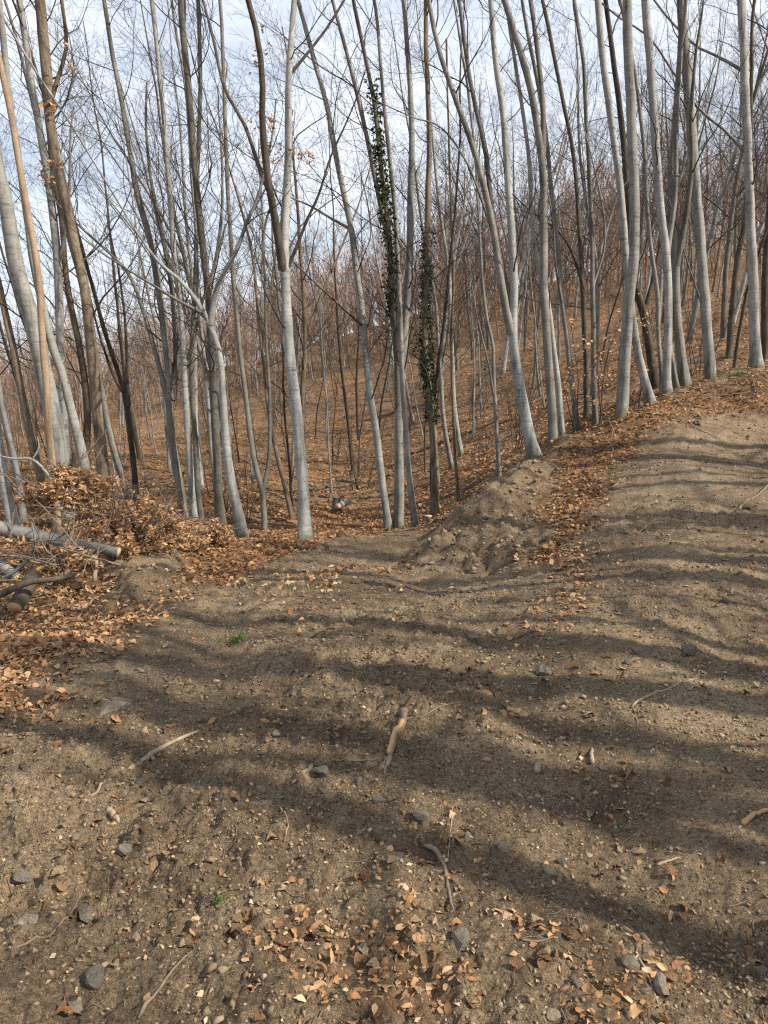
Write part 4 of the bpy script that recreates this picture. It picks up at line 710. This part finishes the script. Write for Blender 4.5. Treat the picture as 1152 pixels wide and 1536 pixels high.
# ------------------------------------------------------------------ sticks and twigs one can pick out
def stick(line, w0, w1, material, name, label, cat='stick', lift=.6, fork=None, sides=8, n=16, seed=0, rise=None):
    P = np.array([hit(x, y) for x, y in line]); d = np.hypot(P[:, 1], CAMZ).mean(); L = catmull(P, n); r = np.random.default_rng(seed + len(line) * 13 + int(line[0][0]))
    ra, rb = w0 * d / F / 2 * .85, w1 * d / F / 2 * .8; R = np.linspace(ra, rb, n) * (.86 + .28 * r.random(n)); R[-1] *= .35; R[-2] *= .75; R[0] *= .6; L[:, :2] += r.normal(0, ra * .13, (n, 2)); hz = H(L[:, 0], L[:, 1])
    s = np.ones(7) / 7; hz = np.convolve(np.pad(hz, 3, 'edge'), s, 'valid') * .5 + np.linspace(hz[0], hz[-1], n) * .5; hz = np.maximum(hz, H(L[:, 0], L[:, 1]) - R * .5); L[:, 2] = hz + R * lift
    if rise is not None: L[:, 2] += np.linspace(rise[0], rise[1], n)
    g = Geo(); g.tubes(L, R, sides, True); base = L[0].copy(); o = obj(name, g.mesh(name, material, True, base), None, base); tag(o, label, cat)
    if fork:
        for fl, fw in fork:
            Q = np.array([hit(x, y) for x, y in fl]); K = catmull(Q, 8); fr = np.linspace(fw, fw * .6, 8) * d / F / 2; K[:, 2] = H(K[:, 0], K[:, 1]) + fr * .9; K[0] = L[int(np.argmin(((L[:, :2] - K[0, :2]) ** 2).sum(1)))]
            fg = Geo(); fg.tubes(K, fr, 6, True); obj('side_twig', fg.mesh('side_twig', material, True, base), o)
    return o, L, R
o, L, R = stick([(603,1064),(606,1082),(596,1102),(587,1130),(577,1165)], 12, 8, 'stick', 'broken_stick', 'forked broken stick with orange stripped wood on the bare soil', fork=[([(587,1133),(578,1145),(569,1158)], 6), ([(600,1088),(608,1082),(613,1078)], 5)])
g = Geo(); sel = slice(4, 12); g.tubes(L[sel] + np.array([-.006, 0, .007]), R[sel] * .92, 7, True); obj('stripped_wood', g.mesh('stripped_wood', 'orange', True, L[0]), o)
for args in [
    ([(635,1268),(655,1278),(668,1305),(673,1340),(681,1370)], 9, 4, 'stick', 'root_twig', 'dark curved twig running through dead leaves from a knotty end', 'twig'),
    ([(948,1062),(960,1050),(985,1038),(1015,1028),(1048,1017)], 5, 3, 'palestick', 'twig', 'long pale bent twig lying across a shadow band', 'twig'),
    ([(950,1064),(955,1080),(957,1105)], 3, 2, 'stick', 'twig', 'thin dark twig hanging off the pale bent twig', 'twig'),
    ([(1114,1238),(1130,1226),(1156,1214)], 9, 7, 'orange', 'stick', 'short orange stick at the sunlit track edge'),
    ([(889,1146),(887,1134),(888,1122)], 8, 5, 'palestick', 'wood_chip', 'pale upright wood chip in the gravel', 'wood chip'),
    ([(162,1216),(170,1226),(178,1236)], 12, 9, 'palestick', 'wood_chip', 'tan wood chip beside the pale flat stone', 'wood chip'),
    ([(165,1160),(200,1143),(235,1128),(270,1110),(302,1093)], 11, 6, 'palestick', 'buried_root', 'long pale root lying nearly flush with the soil', 'root', -.75),
    ([(135,1197),(148,1184),(160,1170)], 5, 3, 'palestick', 'twig', 'short pale splinter below the buried root', 'twig'),
    ([(208,1530),(235,1490),(262,1455),(290,1425)], 6, 3, 'stick', 'twig', 'dark crooked twig reaching into the shadow by the leaves', 'twig'),
    ([(12,1425),(55,1405),(95,1380),(128,1330)], 5, 3, 'stick', 'twig', 'dark arched twig beside broad sunken stones', 'twig'),
    ([(953,1428),(970,1462),(988,1512)], 5, 3, 'palestick', 'twig', 'thin straw coloured twig leaning over the round stone', 'twig'),
    ([(985,1298),(1000,1294),(1020,1286)], 5, 3, 'palestick', 'twig', 'short curved straw twig on open gravel', 'twig'),
    ([(1100,775),(1118,752),(1138,742),(1156,722)], 5, 3, 'stick', 'fallen_branch', 'crooked branch lying on the upper track', 'branch'),
    ([(915,735),(945,712),(985,700)], 4, 2, 'stick', 'twig', 'thin twig lying over the leaf strip on the bank', 'twig'),
    ([(930,800),(955,800),(975,790),(992,778)], 4, 3, 'stick', 'twig', 'reddish twig lying on the upper track fork', 'twig'),
    ([(782,1410),(812,1412),(838,1408)], 4, 3, 'stick', 'twig', 'thin reddish twig beside the leaf patch', 'twig'),
    ([(560,1140),(525,1142),(495,1140)], 3, 2, 'stick', 'twig', 'fine dark twig by the grey angular stone', 'twig'),
    ([(468,1150),(455,1160),(462,1170)], 8, 6, 'stick', 'bark_piece', 'curled dark bark piece lying against the grey stone', 'bark'),
    ([(805,1160),(808,1147)], 12, 9, 'palestick', 'wood_chip', 'blocky tan wood chip in the gravel', 'wood chip'),
    ([(10,1205),(35,1200)], 8, 5, 'palestick', 'wood_chip', 'pale splinter near the track edge leaves', 'wood chip'),
    ([(672,1290),(679,1210)], 2, 2, 'palestick', 'twig', 'straight straw stalk across reddish leaves', 'twig'),
    ([(420,1210),(432,1240),(428,1262)], 3, 2, 'palestick', 'twig', 'short dry stalk on dark clods', 'twig'),
    ([(615,1085),(660,1060),(700,1052)], 2, 2, 'stick', 'twig', 'hair thin twig above the forked stick', 'twig'),
]: stick(*args)

# ------------------------------------------------------------------ felled wood and the brush pile on the track edge
def log(name, p0, p1, r0, r1, material, label, cut='cut', bow=0.0):
    P = np.linspace(p0, p1, 14); P[:, 2] += bow * np.sin(np.linspace(0, math.pi, 14)); r = np.random.default_rng(int(abs(p0[0]) * 100)); R = np.linspace(r0, r1, 14) * (.96 + .08 * r.random(14)); base = np.array(p0)
    o = obj(name, None, None, base); tag(o, label, 'log'); g = Geo(); g.tubes(P, R, 14); obj('bark', g.mesh('bark', material, True, base), o)
    for e, nb, rr in ((P[0], P[1], R[0]), (P[-1], P[-2], R[-1])):
        dr = unit(e - nb); g = Geo(); g.tubes(np.stack([e - dr * .01, e + dr * .004]), np.array([rr * .985, rr * .96]), 14, True); obj('cut_face', g.mesh('cut_face', cut, False, base), o)
    return o
log('fallen_log', pix(-120, 768, 7.4), pix(178, 829, 7.3), .088, .05, 'logbark', 'smooth grey fallen trunk lying through the brush pile')
a = pix(22, 912, 6.0); b = pix(52, 862, 6.35); log('cut_log', a, b, .062, .066, 'logdark', 'short dark brown log with a fresh sawn end')
log('fallen_log', pix(-60, 800, 7.9), pix(28, 868, 7.1), .06, .05, 'logbark', 'short grey log lying under the fallen trunk')
P = np.array([pix(-30, 905, 5.9), pix(15, 885, 6.0), pix(45, 873, 6.05), pix(80, 869, 6.1), pix(112, 863, 6.2)]); g = Geo(); g.tubes(catmull(P, 14), np.linspace(.035, .018, 14), 8, True); o = obj('fallen_branch', g.mesh('fallen_branch', 'logdark', True, P[0]), None, P[0]); tag(o, 'dark bent branch resting over the short brown log', 'branch')
P = np.array([pix(141, 872, 6.7), pix(145, 838, 6.75)]); g = Geo(); g.tubes(catmull(P, 5), np.linspace(.022, .019, 5), 8, True); o = obj('broken_stub', g.mesh('broken_stub', 'palestick', True, P[0]), None, P[0]); tag(o, 'upright orange brown stub under the brush pile', 'stub')
P = np.array([pix(0, 872, 6.9), pix(25, 855, 6.9), pix(45, 835, 6.85), pix(52, 808, 6.8), pix(48, 785, 6.9)]); g = Geo(); g.tubes(catmull(P, 14), np.linspace(.02, .01, 14), 7, True); o = obj('fallen_branch', g.mesh('fallen_branch', 'logbark', True, P[0]), None, P[0]); tag(o, 'pale crooked branch curling up over the fallen trunk', 'branch')
P = np.array([pix(85, 730, 8.0), pix(62, 700, 8.0), pix(45, 688, 8.0), pix(20, 688, 8.0), pix(-10, 682, 8.0)]); g = Geo(); g.tubes(catmull(P, 14), np.linspace(.018, .008, 14), 7, True); P2b = np.array([pix(48, 690, 8), pix(58, 672, 8), pix(56, 655, 8)]); g.tubes(catmull(P2b, 8), np.linspace(.01, .005, 8), 6); o = obj('dead_branch', g.mesh('dead_branch', 'logbark', True, P[0]), None, P[0]); tag(o, 'bleached bare branch sticking up out of the brush pile', 'branch')

def brush(name, label, spots, nleaf, seed, nbr, leafsize=(.05, .095)):
    """spots: (px, py, dist, radius_x, radius_z) ellipsoid lobes"""
    r = np.random.default_rng(seed); C = np.array([pix(a, b, d) for a, b, d, _, _ in spots]); rx = np.array([s[3] for s in spots]); rz = np.array([s[4] for s in spots])
    base = C.mean(0); base[2] = float(H(base[:1], base[1:2])[0]); root = obj(name, None, None, base); tag(root, label, 'brush pile')
    wgt = rx * rz; wgt = wgt / wgt.sum(); k = r.choice(len(spots), nbr, p=wgt)
    st = C[k] + r.normal(0, .45, (nbr, 3)) * np.stack([rx[k], rx[k] * .6, rz[k]], -1); st[:, 2] = np.maximum(st[:, 2] - rz[k] * .5, H(st[:, 0], st[:, 1]) + .03)
    di = np.stack([r.normal(-.2, .8, nbr), r.normal(-.1, .5, nbr), .1 + .6 * r.random(nbr)], -1); ln = .4 + .6 * r.random(nbr)
    P, R = grow(st, di, ln, .005 + .009 * r.random(nbr), 7, .15, (0, 0, -.02), r, .3); g = Geo(); g.tubes(P, R, 5)
    s2, d2, l2, r2 = spawn(P, R, 6, .1, 1, .7, .45, .5, r, ln, .2); P2_, R2_ = grow(s2, d2, l2, np.maximum(r2, .002), 4, .18, (0, 0, 0), r, .5); P2_[..., 2] = np.maximum(P2_[..., 2], H(P2_[..., 0], P2_[..., 1]) + .005); g.tubes(P2_, R2_, 3)
    obj('branches', g.mesh('branches', 'stick', True, base), root)
    k = r.choice(len(spots), nleaf, p=wgt); u = unit(r.normal(0, 1, (nleaf, 3))) * (r.random((nleaf, 1)) ** .45); u *= (.80 + 1.5 * fbm(u[:, :1] * 2 + k[:, None] * 3, u[:, 2:] * 2 + seed, 3, seed) + .18)
    p = C[k] + u * np.stack([rx[k], rx[k] * .7, rz[k]], -1); clump = vnoise(p[:, 0] * 8 + p[:, 1] * 5, p[:, 2] * 8 + p[:, 1] * 2, seed); keep = (r.random(nleaf) < np.clip(clump * 2.8 - .75, .03, 1)); p = p[keep]
    p[:, 2] = np.maximum(p[:, 2], H(p[:, 0], p[:, 1]) + .02); m = len(p); lg = Geo(); h = m * 2 // 5
    tn = np.clip(r.normal(.6, .25, m), 0, 1); sz = r.uniform(*leafsize, m)
    scatter_template(lg, TPL['beech'], p[:h], sz[:h], r, 1.2, tn[:h], True, (.3, .5)); scatter_template(lg, TPL['flat'], p[h:], sz[h:], r, 1.2, tn[h:], True, (.3, .5))
    tag(obj('leaves', lg.mesh('leaves', 'brushleaf', False, base, True), root), kind='stuff')
brush('brush_pile', 'tall heap of felled branches thick with dry tan leaves', [(85,735,7.6,.30,.22),(135,735,7.7,.34,.25),(175,755,7.8,.30,.20),(215,785,7.9,.36,.20),(165,790,7.7,.42,.22),(205,815,7.6,.36,.14),(55,745,7.7,.2,.16),(110,715,7.7,.22,.16),(235,800,7.8,.34,.18)], 17000, 3, 42, (.035, .075))
brush('brush_pile', 'low leafy branches spread along the track edge before the beech stems', [(255,795,8.6,.32,.16),(290,795,8.8,.32,.15),(320,800,8.9,.26,.12),(270,812,8.5,.34,.10),(235,805,8.3,.3,.14)], 10000, 5, 24, (.035, .07))
brush('brush_pile', 'dark tangled roots and twigs in front of the fallen trunk', [(110,835,6.9,.28,.15),(90,850,6.8,.22,.12),(140,850,6.8,.22,.12),(20,820,7.3,.22,.14)], 420, 8, 26)

# ------------------------------------------------------------------ ivy, clinging leaves, stumps, grass
def ivy(name, label, L, R, z0, z1, n, seed, spread):
    r = np.random.default_rng(seed); sel = (L[:, 2] > z0) & (L[:, 2] < z1); LL = catmull(L[sel], 40); RR = np.interp(np.linspace(0, 1, 40), np.linspace(0, 1, sel.sum()), R[sel]); base = LL[0]
    root = obj(name, None, None, base); tag(root, label, 'ivy'); g = Geo()
    for k in range(3):
        a = np.linspace(0, 5, 40) * (1 if k % 2 else -1) + k * 2; off = np.stack([np.cos(a), np.sin(a), a * 0], -1) * (RR[:, None] + .004); g.tubes(LL + off, np.linspace(.009, .004, 40), 5)
    obj('stem', g.mesh('stem', 'stick', True, base), root)
    t = r.random(n); f = t * 39; i = np.clip(f.astype(int), 0, 38); a = r.random(n) * 6.283; dens = vnoise(t * 14, a * .6, seed); keep = r.random(n) < np.clip(dens * 2.2 - .35, .05, 1) * np.clip(4 * np.minimum(t + .06, 1.05 - t), .2, 1); i, a, t = i[keep], a[keep], t[keep]; m = len(i)
    d = np.stack([np.cos(a), np.sin(a), r.normal(0, .3, m)], -1); p = LL[i] + (LL[i + 1] - LL[i]) * r.random((m, 1)) + d * (RR[i] + .01 + spread * np.abs(r.normal(0, .6, m)) * (.4 + vnoise(t * 9, t * 0, seed + 1)))[:, None]
    lg = Geo(); scatter_template(lg, TPL['beech'], p, r.uniform(.032, .078, m), r, 1.3, np.clip(r.normal(.4, .3, m), 0, 1)); tag(obj('leaves', lg.mesh('leaves', 'ivy', False, base, True), root), kind='stuff')
root, L, R, stems, base = TREES['C3']; FL, fr, _ = stems[1]
ivy('ivy', 'dark green ivy climbing one stem of the twin stemmed beech', FL, fr, pix(594, 530, 13)[2], pix(548, 118, 13)[2], 2700, 71, .085)
root, L, R, stems, base = TREES['C5']
ivy('ivy', 'dense ivy sleeve around the straight brown tree', L, R, pix(650, 640, 14)[2], pix(640, 320, 14)[2], 2600, 72, .075)
def cling(key, boxes, n, seed, size=(.05, .08)):
    root, L, R, stems, base = TREES[key]; r = np.random.default_rng(seed); g = Geo()
    for x0, y0, x1, y1, d in boxes:
        m = n // len(boxes); c = r.random((max(m // 7, 1), 2)); k = r.integers(len(c), size=m); uv = np.clip(c[k] + r.normal(0, .07, (m, 2)), -.1, 1.1); p = np.array([pix(x0 + (x1 - x0) * u, y0 + (y1 - y0) * v, d + r.normal(0, .12)) for u, v in uv])
        scatter_template(g, TPL['beech'], p, r.uniform(*size, m), r, 1.2, np.clip(r.normal(.5, .25, m), 0, 1))
    tag(obj('clinging_leaves', g.mesh('clinging_leaves', 'leaf', False, base, True), root), kind='stuff')
cling('C1', [(372, 40, 410, 110, 10.3), (370, 150, 415, 200, 10.3), (388, 215, 425, 260, 10.3), (435, 220, 470, 255, 10.3)], 240, 1, (.03, .055))
cling('L5', [(58, 150, 80, 175, 11.3), (95, 65, 112, 108, 11.3), (70, 240, 95, 290, 11.3), (75, 140, 92, 165, 11.3)], 90, 2)
cling('L4', [(60, 235, 85, 300, 13.3)], 50, 3)
# young beeches still holding orange leaves behind the bank
for k, (px_, py_, d, lab) in enumerate([(900, 625, 12.9, 'young beech holding orange leaves behind the clean silver beech'), (862, 640, 13.2, 'leafy young beech beside the dull trunk behind the bank'), (958, 600, 13.0, 'small leafy beech shoot among the bank trunks')]):
    r = np.random.default_rng(300 + k); p = pix(px_, py_, d); z = float(H(p[:1], p[1:2])[0]); base = np.array([p[0], p[1], z]); o = obj('beech_sapling', None, None, base); tag(o, lab, 'sapling')
    P, R = grow(np.array([[0, 0, -.1], [.06, .03, -.1]]), np.array([[.05, 0, 1.], [-.15, .05, 1]]), np.array([2.1, 1.6]), np.array([.013, .010]), 10, .06, (0, 0, .05), r, .3); g = Geo(); g.tubes(P, R, 5); obj('stem', g.mesh('stem', 'twig'), o)
    s2, d2, l2, r2 = spawn(P, R, 9, .3, 1, 1.0, .42, .5, r, np.array([1.6, 1.4])); P2_, R2_ = grow(s2, d2, l2, np.maximum(r2, .003), 5, .1, (0, 0, -.01), r, .5); g = Geo(); g.tubes(P2_, R2_, 3); obj('branches', g.mesh('branches', 'twig', False), o)
    pts = P2_[:, 1:].reshape(-1, 3); q = pts[r.integers(len(pts), size=150 if k < 2 else 70)] + r.normal(0, .05, (150 if k < 2 else 70, 3)); g = Geo(); scatter_template(g, TPL['beech'], q, r.uniform(.05, .085, len(q)), r, .6, np.clip(r.normal(.62, .2, len(q)), 0, 1)); tag(obj('leaves', g.mesh('leaves', 'leaf', False, None, True), o), kind='stuff')
def stump(px_, py_, d, h, rad, lab):
    p = pix(px_, py_, d); z = float(H(p[:1], p[1:2])[0]); o = obj('tree_stump', None, None, (p[0], p[1], z)); tag(o, lab, 'stump'); g = Geo(); zz = np.array([-.15, 0, .06, h * .6, h]); g.tubes(np.stack([zz * .05, zz * 0, zz], -1), rad * np.array([1.5, 1.35, 1.12, 1.0, .98]), 14); obj('bark', g.mesh('bark', 'beech2'), o)
    g = Geo(); g.tubes(np.array([[h * .05, 0, h - .01], [h * .05, 0, h + .006]]), np.array([rad * .97, rad * .95]), 14, True); obj('cut_face', g.mesh('cut_face', 'cut', False), o)
stump(504, 752, 16.5, .30, .09, 'pale sawn stump beside the leafy path below the track')
stump(641, 782, 13.6, .12, .08, 'low dark stump at the foot of the ivy covered brown tree')
log('cut_log', pix(506, 760, 16.2), pix(524, 752, 16.6), .06, .055, 'logbark', 'short grey log lying beside the sawn stump')
for k, (px_, py_, d, ln, az, rad, hint) in enumerate([(520, 700, 21, 2.6, .35, .05, 'stout track edge beech'), (690, 650, 23, 3.2, -.2, .045, 'ivy wrapped brown tree'), (760, 665, 20, 2.2, .5, .035, 'skinny pale tree'), (880, 575, 22, 2.8, .15, .05, 'dark crooked tree'), (440, 705, 19, 2.0, -.5, .04, 'low forked wavy tree'), (610, 610, 32, 3.6, .25, .06, 'twin stemmed beech'), (330, 690, 22, 2.6, .6, .045, 'kinked pale beech'), (240, 715, 19, 2.2, -.3, .04, 'three stemmed beech'), (1085, 505, 21, 2.4, .1, .05, 'dead branched beech')]):
    c0 = pix(px_, py_, d); x = c0[0] + np.linspace(-.5, .5, 12) * ln * math.cos(az); y = c0[1] + np.linspace(-.5, .5, 12) * ln * math.sin(az); r = np.random.default_rng(400 + k); z = H(x, y); z = np.interp(np.arange(12), [0, 11], [z[0], z[-1]]) * .5 + z * .5 + rad * 1.1
    P = np.stack([x, y, z], -1) + r.normal(0, .02, (12, 3)); R = np.linspace(rad, rad * .5, 12) * .8; base = P[0].copy(); o = obj('fallen_pole', None, None, base); tag(o, ('rotten dark pole', 'forked dark dead pole')[k % 2] + ' lying on the leafy floor behind the ' + hint, 'log'); g = Geo(); g.tubes(P, R, 8, True); obj('stem', g.mesh('stem', 'logdark', True, base), o)
    st, di, l2, r2 = spawn(P[None], R[None], 7, .3, 1, .7, .35, .45, r, np.array([ln]), .3); P2_, R2_ = grow(st, di, l2, r2, 5, .15, (0, 0, -.03), r, .4); g = Geo(); g.tubes(P2_, R2_, 5); obj('branches', g.mesh('branches', 'twig', False, base), o)
def tuft(px_, py_, n, h, lab, seed, wid):
    c = hit(px_, py_); r = np.random.default_rng(seed); a = r.random(n) * 6.28; q = np.abs(r.normal(0, wid, n)); st = np.stack([c[0] + np.cos(a) * q, c[1] + np.sin(a) * q, c[2] + 0 * a - .005], -1); g = Geo()
    P, R = grow(st, np.stack([r.normal(0, .7, n), r.normal(0, .7, n), np.ones(n)], -1), h * (.5 + r.random(n)), np.full(n, .0035), 3, .2, (0, 0, -.2), r, .25); g.tubes(P, R, 3); g.A = [np.repeat(r.random(n), 12)]
    o = obj('grass_tuft', g.mesh('grass_tuft', 'grass', False, c, True), None, c); tag(o, lab, 'grass', None, 'stuff')
tuft(357, 962, 130, .05, 'small green grass tuft on the bare track', 1, .07)
tuft(1108, 563, 200, .12, 'green grass tuft at the foot of the bank beeches', 2, .28)
tuft(330, 1348, 24, .03, 'tiny green seedling in the trodden soil', 3, .02)
